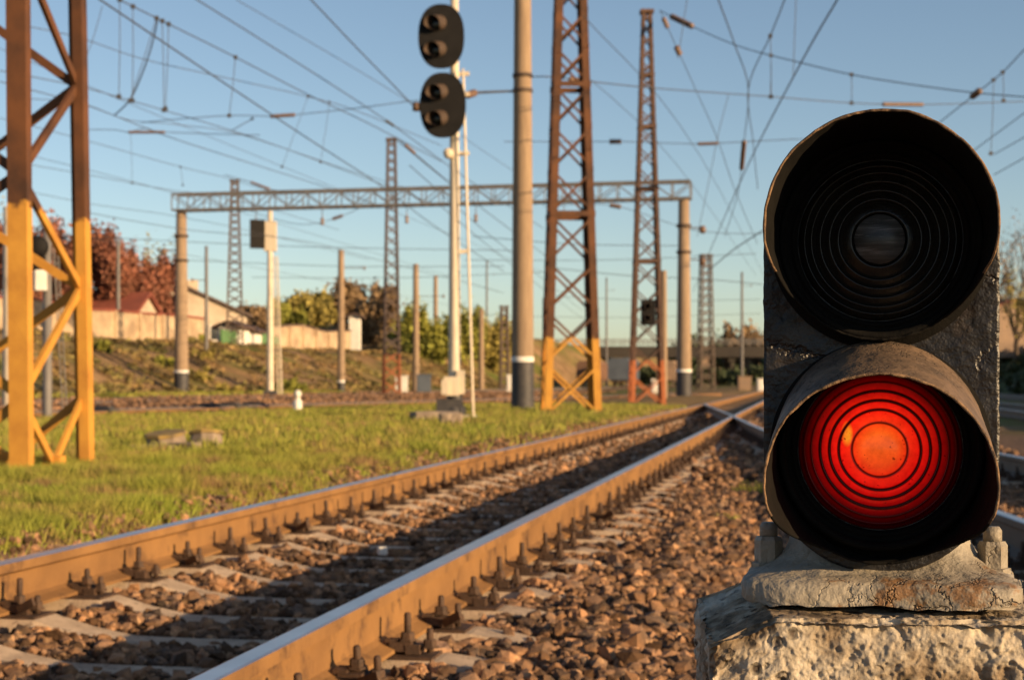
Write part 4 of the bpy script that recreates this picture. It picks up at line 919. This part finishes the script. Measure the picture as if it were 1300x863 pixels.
# ------------------------------------------------------------------ yard wall, houses
def wallseg(name, pts, h, th, label, mt, cap=None):
    m = MB(); root = None
    base0 = Vector((pts[0][0], pts[0][1], 0))
    if cap: root = empty(name, base0, label, 'wall')
    def strip(dz0, dz1, w):
        vs = []
        for i, (x, y) in enumerate(pts):
            j = min(i+1, len(pts)-1); k = max(i-1, 0); d_ = Vector((pts[j][0]-pts[k][0], pts[j][1]-pts[k][1], 0)).normalized(); s = Vector((-d_.y, d_.x, 0))*w/2
            z = hgt(x, y); p = Vector((x, y, 0))-base0
            vs += [p-s+Vector((0,0,z+dz0)), p+s+Vector((0,0,z+dz0)), p+s+Vector((0,0,z+dz1)), p-s+Vector((0,0,z+dz1))]
        n = len(pts); return vs, [(i*4+j, i*4+(j+1)%4, (i+1)*4+(j+1)%4, (i+1)*4+j) for i in range(n-1) for j in range(4)]+[(3,2,1,0), tuple((n-1)*4+j for j in range(4))]
    m.add(*strip(-.6, h, th))
    if not cap: o = m.build(name, mt, loc=base0); tag(o, label, 'wall'); return o
    m.build('wall_body', mt, root); m2 = MB(); m2.add(*strip(h, h+.15, th+.2)); m2.build('coping', cap, root)
    for i in range(0, len(pts)-1):
        x, y = pts[i]; z = hgt(x, y); m3 = MB(); p = Vector((x, y, 0))-base0; m3.box(p+Vector((th*.6, -th*.3, z+h/2-.2)), (.35, .35, h+.5)); m3.build('pier', mt, root)
wallseg('yard_wall', [(SL*y-47.2, y) for y in np.arange(88, 127, 4.0)], 2.0, .3, 'long cream plastered yard wall on top of the bank below the red-brown trees', M['wall'], M['roof_red'])
wallseg('yard_wall', [(SL*y-47.6, y) for y in np.arange(142, 170, 4.0)], 2.3, .3, 'shorter ochre wall on the bank right of the house', M['wall'], M['roof_edge'])
wallseg('green_fence', [(SL*y-47.0, y) for y in np.arange(127.6, 141.8, 2.8)], 1.3, .15, 'low green board fence in front of the white house', M['green_fence'])
def house(c, rz, w, dep, hw, hr, label, mw, mr, windows=(), chimney=None, over=.4):
    root = empty('house', c, label, 'house', rz=rz); m = MB(); x = w/2
    vs = [(-x,0,0),(x,0,0),(x,0,hw),(0,0,hw+hr),(-x,0,hw),(-x,dep,0),(x,dep,0),(x,dep,hw),(0,dep,hw+hr),(-x,dep,hw)]
    vs = [(a, b_, c_-(1.5 if c_ == 0 else 0)) for a, b_, c_ in vs]
    m.add(vs, [(0,1,2,3,4),(9,8,7,6,5),(1,6,7,2),(0,4,9,5)]); m.build('wall', mw, root)
    sl = hr/x; m = MB()
    for s in (-1, 1):
        e = x+over; z0 = hw-over*sl
        vs = [(0,-over,hw+hr+.02),(s*e,-over,z0+.02),(s*e,dep+over,z0+.02),(0,dep+over,hw+hr+.02)]; vs += [(a, b_, c_+.25) for a, b_, c_ in vs]
        m.add(vs, [(0,1,2,3),(7,6,5,4),(0,4,5,1),(1,5,6,2),(2,6,7,3),(3,7,4,0)])
    rf = m.build('roof', mr, root)
    if chimney:
        cx, cy, cw, ch = chimney; m = MB(); m.box((cx, cy, hw+hr*(1-abs(cx)/x)+ch/2), (cw, cw, ch)); m.build('chimney', M['house_wall'], rf)
    for (wx, wz, ww, wh) in windows:
        m = MB(); m.box((wx, -.03, wz), (ww+.25, .1, wh+.25)); f = m.build('window', M['house_white'], root); m = MB(); m.box((wx, -.09, wz), (ww, .04, wh)); m.build('pane', M['glass'], f)
    return root
hb_ = G(196, 140, 4.2)
house((hb_.x, 140, 4.2), R(27), 17.0, 12, 2.5, 3.5, 'large gabled cream house with brown roof edge behind the bank', M['house_wall'], M['roof_edge'], windows=((5.6, .9, 1.0, 1.2), (2.9, 1.6, 1.0, 1.3)), chimney=(3.7, 1.2, .95, 1.2))
h_ = G(186, 126, 4.0); house((h_.x, 126, 4.0), R(80), 6, 8, 1.7, 1.9, 'low outbuilding with dull red roof beside the gabled house', M['house_wall'], M['roof_red'], windows=((0, .9, .9, 1),))
h_ = G(290, 131, 3.6); house((h_.x, 131, 3.3), R(-8), 1.9, 3, 1.9, .35, 'small whitewashed shed below the gabled house', M['house_white'], M['roof_edge'])
h_ = G(308, 134, 3.6); house((h_.x, 134, 3.3), R(-8), 1.5, 3, 1.7, .3, 'second small whitewashed shed, right of the first', M['house_white'], M['roof_edge'])
h_ = G(450, 172, 0); zh = P(0, 422, 172).z; house((h_.x, 172, zh-.4), R(0), 1.15, 1.5, 2.1, .2, 'tiny pale hut standing alone on the bare slope', M['house_white'], M['roof_edge'])
h_ = G(740, 520, 6); house((h_.x, 520, 1), R(4), 26, 14, 9, 3, 'distant tan building under the bridge behind the rusty mast', M['tan_paint'], M['roof_edge'], windows=tuple((x, z, 1.6, 1.8) for x in (-9,-4.5,0,4.5,9) for z in (3, 6.5)))
h_ = G(930, 480, 6); house((h_.x, 480, 1), R(-4), 20, 14, 6.5, 2.5, 'distant tan building under the bridge near the dwarf signal', M['tan_paint'], M['roof_red'], windows=tuple((x, 3.5, 1.6, 1.8) for x in (-6,-2,2,6)))
h_ = G(1290, 168, 5); house((h_.x, 168, 4.8), R(10), 12, 8, 2.6, 2.0, 'low house with orange-lit wall behind the trees at the right edge', M['tan_paint'], M['roof_red'])

# ------------------------------------------------------------------ road bridge
YB = 335; q = YB/2000; bx0, bx1 = (560-650)*q, (1290-650)*q
br = empty('road_bridge', (bx0, YB, 0), 'long dark concrete road bridge crossing low behind the masts', 'bridge')
zt = EYE+(485-436)*q; zb = EYE+(485-455)*q; Lb = bx1-bx0
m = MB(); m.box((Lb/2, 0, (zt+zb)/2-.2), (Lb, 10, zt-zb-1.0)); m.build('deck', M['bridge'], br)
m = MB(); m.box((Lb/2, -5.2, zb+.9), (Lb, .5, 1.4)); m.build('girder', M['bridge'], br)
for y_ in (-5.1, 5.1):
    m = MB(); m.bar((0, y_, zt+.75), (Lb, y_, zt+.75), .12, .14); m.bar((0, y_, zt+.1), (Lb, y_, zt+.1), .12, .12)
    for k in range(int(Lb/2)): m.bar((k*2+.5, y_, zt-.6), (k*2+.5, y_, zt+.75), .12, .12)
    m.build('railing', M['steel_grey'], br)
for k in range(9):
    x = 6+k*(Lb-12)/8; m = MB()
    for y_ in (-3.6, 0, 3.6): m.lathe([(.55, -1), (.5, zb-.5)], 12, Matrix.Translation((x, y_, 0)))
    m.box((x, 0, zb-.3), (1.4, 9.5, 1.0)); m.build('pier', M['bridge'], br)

# ------------------------------------------------------------------ rolling stock and cabinets in the distance
def wagon(px, Y, ln_, h, mt, label, rz=ANG):
    c = G(px, Y, -.15); r0 = empty('goods_wagon', c, label, 'wagon', rz=rz)
    m = MB(); m.box((0, 0, 1.15+h/2), (2.9, ln_, h)); m.box((0, 0, 1.15+h+.15), (2.3, ln_-.2, .3))
    for k in range(int(ln_/1.5)): 
        for s in (-1, 1): m.box((s*1.49, -ln_/2+.8+k*1.5, 1.15+h/2), (.08, .12, h))
    m.build('wagon_body', M[mt], r0)
    m = MB(); m.box((0, 0, 1.0), (2.2, ln_-.6, .28)); m.build('underframe', M['steel_dark'], r0)
    for y_ in (-ln_/2+1.6, -ln_/2+3.4, ln_/2-3.4, ln_/2-1.6):
        for s in (-.8, .8): m = MB(); m.lathe([(0, -.06), (.47, -.06), (.47, .06), (0, .06)], 20, Matrix.Translation((s, y_, .5))@Matrix.Rotation(math.pi/2, 4, 'Y')); m.build('wheel', M['steel_dark'], r0)
wagon(792, 215, 13, 2.6, 'blue_grey', 'blue-grey goods wagon under the bridge behind the second rusty mast')
wagon(752, 230, 13, 2.4, 'wagon', 'brown goods wagon seen between the two rusty masts')
wagon(850, 250, 13, 2.7, 'tan_paint', 'tan goods wagon beside the right gantry post')
def cabinet(px, Y, w, h, mt, label, lid=True):
    c = G(px, Y, dz(px, Y)); r0 = empty('trackside_cabinet', c, label, 'cabinet'); m = MB(); m.box((0, 0, h/2+.08), (w, w*.7, h-.1)); m.build('cabinet_body', M[mt], r0)
    m = MB(); m.box((0, -w*.35-.01, h/2+.1), (w*.8, .03, h*.75)); m.build('door', M[mt], r0)
    m = MB(); m.box((0, 0, h+.07), (w*1.12, w*.85, .08)); m.build('lid', M[mt], r0); m = MB(); m.box((0, 0, .05), (w*.9, w*.6, .16)); m.build('plinth', M['pole_concrete'], r0)
cabinet(510, 104, .8, 1.1, 'white_paint', 'white trackside cabinet at the foot of the dark lattice mast')
cabinet(538, 104, .9, 1.2, 'blue_grey', 'grey trackside cabinet beside the white one')
cabinet(649, 110, .6, 1.2, 'white_paint', 'narrow pale cabinet just left of the round concrete pole')
cabinet(835, 90, .7, .8, 'white_paint', 'small pale cabinet behind the second rusty mast')
cabinet(945, 150, 1.2, 1.2, 'tan_paint', 'pale cabinet beside the far tracks left of the dwarf signal')
cabinet(968, 140, .9, 1.1, 'white_paint', 'pale cabinet closest to the dwarf signal edge')
m = MB(); c = G(378, 40, dz(378, 40)); wp = empty('marker_post', c, 'short white marker post beside the slanting track', 'post')
m = MB(); m.lathe([(.11, 0), (.11, .28), (.06, .30), (.06, .36)], 14); m.build('post_base', M['white_paint'], wp); m = MB(); m.lathe([(0, .36), (.06, .36), (.09, .40), (.09, .48), (.05, .54), (0, .55)], 14); m.build('post_head', M['white_paint'], wp)
for i, (px, Y, nm) in enumerate(((265, 44, 'left'), (292, 45.5, 'middle'), (320, 47, 'right'), (130, 38, 'far left'))):
    c = G(px, Y, -.10); m = MB(); m.box((0, 0, .06), (.7, .35, .16), rot=-.36); m.box((0, 0, .16), (.5, .25, .06), rot=-.36); m.box((.45, 0, .04), (.2, .12, .1), rot=-.36)
    o = m.build('switch_box', M['black_paint'], loc=c); tag(o, nm+' black low switch box along the slanting track', 'switch box', 'switch boxes by the slanting track')
# rubble in the grass
def chunk(px, Y, size, mt, label, name, rz=0, z=None, cat='rubble'):
    c = G(px, Y, 0); c.z = hgt(c.x, c.y) if z is None else z; m = MB(); n = 7; sx, sy, sz = size
    for f in range(1):
        vs = []; idx = {}
        for i in range(n):
            for j in range(n):
                for k in range(n):
                    if i in (0, n-1) or j in (0, n-1) or k in (0, n-1):
                        v = Vector(((i/(n-1)-.5)*sx, (j/(n-1)-.5)*sy, k/(n-1)*sz)); e = mn.noise(v*9+Vector((px, 0, 0)))*.16*min(size)+mn.noise(v*30+Vector((px, 0, 0)))*.06*min(size)
                        cc_ = Vector((0, 0, sz/2)); v = cc_+(v-cc_)*(1-.10*((abs(v.x/sx)*2)**4+(abs(v.y/sy)*2)**4)/2)+(v-cc_).normalized()*e; idx[(i, j, k)] = len(vs); vs.append(v)
        fs = []
        for a_ in range(n-1):
            for b_ in range(n-1):
                for s in (0, n-1):
                    fs.append((idx[(s, a_, b_)], idx[(s, a_+1, b_)], idx[(s, a_+1, b_+1)], idx[(s, a_, b_+1)])); fs.append((idx[(a_, s, b_)], idx[(a_+1, s, b_)], idx[(a_+1, s, b_+1)], idx[(a_, s, b_+1)])); fs.append((idx[(a_, b_, s)], idx[(a_+1, b_, s)], idx[(a_+1, b_+1, s)], idx[(a_, b_+1, s)]))
        m.add(vs, fs, 0, False)
    o = m.build(name, M[mt], loc=c-Vector((0, 0, .02)), rz=rz); tag(o, label, cat); return o
M['rubble'] = mat('rubble_concrete', (.3, .24, .18), (.18, .14, .11), .9, 6, .5, 40)
M['brick_stone'] = mat('brownish_stone', (.36, .22, .13), (.25, .15, .1), .9, 12, .5, 60)
M['yellow_lid'] = mat('yellowed_top', (.36, .24, .06), (.12, .09, .05), .8, 5)
for (px, Y, w, nm) in ((212, 17.2, .42, 'left'), (262, 17.6, .36, 'right')):
    c = G(px, Y, 0); c.z = hgt(c.x, c.y); r0 = empty('manhole_block', c, nm+' broken concrete block with yellowed lid lying in the grass', 'concrete block', 'broken blocks in the grass'); r0.rotation_euler = (.10, -.12, .4) if nm == 'left' else (-.09, .14, 1.1)
    m = MB(); m.lathe([(w*.55, -.05), (w*.5, .1), (w*.48, .14)], 9, smooth=False); m.build('ring', M['rubble'], r0)
    m = MB(); m.lathe([(w*.5, .14), (w*.56, .142), (w*.54, .175), (0, .18)], 9, smooth=False); m.build('lid', M['yellow_lid'], r0)
chunk(190, 16.8, (.5, .25, .07), 'rubble', 'flat dark slab leaning left of the broken blocks', 'rubble_slab', .5)
chunk(238, 17.0, (.28, .2, .08), 'rubble', 'small dark rubble piece between the two broken blocks', 'rubble_piece', -.3)
chunk(517, 13.6, (.16, .16, .15), 'brick_stone', 'squarish brown stone standing beside the left rail', 'stone', .5, cat='stone')
chunk(572, 27.0, (.42, .3, .22), 'rubble', 'pile of dark broken concrete at the foot of the white signal mast', 'rubble_piece', .2)
chunk(552, 29.0, (.9, .5, .22), 'rubble', 'low dark heap left of the white signal mast foot', 'rubble_piece', .3)
chunk(547, 5.07, (.14, .12, .12), 'brick_stone', 'large pale angular stone against the right rail in the foreground', 'stone', .4, z=-.27, cat='stone')
chunk(485, 8.15, (.045, .05, .04), 'white_paint', 'small white pebble lying between the rails', 'stone', .4, z=-.2, cat='stone')

# ------------------------------------------------------------------ trees and shrubs
def tree(px, Y, top, wpx, mt, label, leaves=3500, zb=None, name='tree', trunk=.28, lsz=.16, dens=1, cat='tree'):
    zb = dz(px, Y) if zb is None else zb; c = G(px, Y, zb-.1); Ht = EYE+(485-top)/2000*Y-c.z; Wd = wpx/2000*Y/2
    root = empty(name, c, label, cat); m = MB(); tips = []
    th = Ht*trunk; r0 = max(.05, Ht*.022); m.tube([(0, 0, 0), (.05*r0, 0, th*.6), (.1, 0, th)], [r0, r0*.8, r0*.65], 8)
    def limb(p, d_, l, r, lv):
        q = p+d_*l*.5+Vector((random.uniform(-1, 1), random.uniform(-1, 1), random.uniform(-.3, 1)))*l*.09; e = p+d_*l; m.tube([p, q, e], [r, r*.7, r*.4], 5)
        tips.append(e); tips.append(q)
        if lv > 0:
            for k in range(4 if lv > 1 else 3):
                dd = (d_+Vector((random.uniform(-1, 1), random.uniform(-1, 1), random.uniform(-.5, .9)))*.75).normalized(); limb(p+d_*l*random.uniform(.45, 1), dd, l*.62, r*.5, lv-1)
    for k in range(6):
        a = 6.28*k/6+random.random(); up = random.uniform(.45, 1.5); dx = Vector((math.cos(a)*Wd, math.sin(a)*Wd, up*(Ht-th)*.65)); l = dx.length*.6; limb(Vector((.05, 0, th*random.uniform(.6, 1))), dx.normalized(), l, r0*.45, 2)
    m.build('trunk', M['bark'], root)
    T = np.array([tuple(t) for t in tips]); T[:, 2] = np.clip(T[:, 2], Ht*.12, Ht*.98); T[:, 0] = np.clip(T[:, 0], -Wd, Wd)
    cl = RNG.integers(0, len(T), leaves); ctr = T[cl]+RNG.normal(0, 1, (leaves, 3))*np.array([Wd, Wd, Ht])*.085
    s = lsz*RNG.uniform(.5, 1.4, leaves)[:, None]; A_ = RNG.normal(0, 1, (leaves, 3)); A_ /= np.linalg.norm(A_, axis=1)[:, None]; B_ = RNG.normal(0, 1, (leaves, 3)); B_ -= (B_*A_).sum(1)[:, None]*A_; B_ /= np.linalg.norm(B_, axis=1)[:, None]
    V = np.stack([ctr-A_*s, ctr+B_*s*.6, ctr+A_*s, ctr-B_*s*.6], 1).reshape(-1, 3); npmesh('crown', V, np.arange(len(V)).reshape(-1, 4), M[mt], root); return root
random.seed(21)
for (px, Y, top, w, nm) in ((20, 118, 268, 70, 'leftmost'), (72, 122, 285, 75, 'second'), (118, 126, 292, 70, 'third'), (158, 128, 308, 66, 'fourth'), (196, 132, 318, 50, 'rightmost')):
    tree(px, Y, top, w, 'leaf_red', nm+' of the red-brown trees behind the yard wall', 16000, zb=4.6, lsz=.17, trunk=.12)
for (px, Y, top, w, nm) in ((30, 150, 250, 80, 'pale twiggy tree behind the leftmost red-brown tree'), (205, 165, 305, 40, 'pale olive tree behind the gabled house')):
    tree(px, Y, top, w, 'leaf_yellow', nm, 1600, zb=4.6, lsz=.16)
for (px, Y, top, w, mt, nm) in ((360, 190, 385, 60, 'leaf_green', 'green bush tree behind the ochre wall, left one'), (395, 200, 376, 60, 'leaf_yellow', 'olive bush tree behind the ochre wall, right one'), (455, 205, 360, 70, 'leaf_tan', 'tan bare-twigged tree above the bare slope'), (478, 185, 372, 50, 'leaf_tan', 'second tan tree just left of the dark lattice mast'), (515, 200, 382, 60, 'leaf_green', 'green tree between the dark lattice mast and the concrete pole'), (545, 180, 392, 60, 'leaf_green', 'green tree behind the concrete pole with the curved arm'), (580, 190, 385, 60, 'leaf_green', 'green tree behind the white signal mast'), (620, 200, 400, 60, 'leaf_yellow', 'olive tree right of the white signal mast'), (648, 220, 410, 44, 'leaf_green', 'green tree just left of the round concrete pole'), (320, 185, 392, 44, 'leaf_tan', 'tan tree right of the gabled house')):
    tree(px, Y, top, w, mt, nm, 9000, zb=1.0 if px > 500 else None, trunk=.08, lsz=.26)
for k, (px, Y, top, w, mt, nm) in enumerate(((700, 400, 444, 60, 'leaf_dark', 'dark far tree beyond the bridge behind the rusty mast'), (870, 380, 430, 40, 'leaf_dark', 'dark far tree behind the right gantry post'), (950, 360, 408, 50, 'leaf_tan', 'far autumn-toned tree just left of the dwarf signal'), (925, 420, 425, 50, 'leaf_dark', 'dark far tree left of the autumn-toned one'), (1000, 350, 420, 60, 'leaf_dark', 'dark tree behind the dwarf signal'), (1290, 150, 285, 90, 'leaf_tan', 'tall bare-twigged tree at the right edge'), (1262, 175, 330, 60, 'leaf_tan', 'smaller bare-twigged tree beside the upper hood'), (1310, 140, 330, 60, 'leaf_yellow', 'olive tree at the right edge'))):
    tree(px, Y, top, w, mt, nm, 1700 if Y < 200 else 3500, zb=3 if Y < 200 else 0, lsz=.13 if Y < 200 else .55, trunk=.2)
for i in range(22):   # bushes along the left bank and in the far yard
    px = random.uniform(110, 640); Y = random.uniform(92, 122); u = (px-650)/2000*Y-SL*Y
    if u > -34: continue
    side = 'left' if px < 225 else 'right'; nm = 'low scrubby green shrub on the bank, %s of the left gantry post' % side
    tree(px, Y, 485-(dz(px, Y)+random.uniform(.5, 1.0)-EYE)*2000/Y, random.uniform(20, 36), random.choice(('leaf_green', 'leaf_yellow', 'leaf_green')), nm, 500, name='shrub', trunk=.1, lsz=.11, cat='shrub')['group'] = 'shrubs on the bank %s of the left gantry post' % side
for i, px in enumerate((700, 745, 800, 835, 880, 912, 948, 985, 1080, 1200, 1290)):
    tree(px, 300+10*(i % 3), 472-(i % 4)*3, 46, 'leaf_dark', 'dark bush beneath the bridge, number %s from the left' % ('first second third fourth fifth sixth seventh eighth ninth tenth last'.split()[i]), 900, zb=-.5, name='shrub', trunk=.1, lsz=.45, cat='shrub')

# dry scrub matted over the bank
M['scrub'] = mat('dry_scrub', (.30, .18, .08), (.17, .16, .04), .9, .22, coords='pos', island=.5, c3=(.06, .055, .025), c3pos=.56)
n = 26000; Yq = RNG.uniform(70, 190, n); uq = RNG.uniform(-50, -33.5, n); Xq = uq+SL*Yq
keep = [i for i in range(n) if mn.noise(Vector((Xq[i]*.35, Yq[i]*.3, 31)))+.25*random.random() > .10 and Xq[i] > -.34*Yq[i]]
Xq, Yq = Xq[keep], Yq[keep]; n = len(keep); Z = np.array([hgt(a, b) for a, b in zip(Xq, Yq)]); Q = RNG.normal(0, 1, (n, 4, 3))*np.array([.15, .15, .09])
V = (np.stack([Xq, Yq, Z+.12], -1)[:, None]+Q).reshape(-1, 3); o = npmesh('dry_scrub', V, np.arange(len(V)).reshape(-1, 4), M['scrub']); tag(o, 'brown and olive scrub matted over the left bank', 'scrub', kind='stuff')
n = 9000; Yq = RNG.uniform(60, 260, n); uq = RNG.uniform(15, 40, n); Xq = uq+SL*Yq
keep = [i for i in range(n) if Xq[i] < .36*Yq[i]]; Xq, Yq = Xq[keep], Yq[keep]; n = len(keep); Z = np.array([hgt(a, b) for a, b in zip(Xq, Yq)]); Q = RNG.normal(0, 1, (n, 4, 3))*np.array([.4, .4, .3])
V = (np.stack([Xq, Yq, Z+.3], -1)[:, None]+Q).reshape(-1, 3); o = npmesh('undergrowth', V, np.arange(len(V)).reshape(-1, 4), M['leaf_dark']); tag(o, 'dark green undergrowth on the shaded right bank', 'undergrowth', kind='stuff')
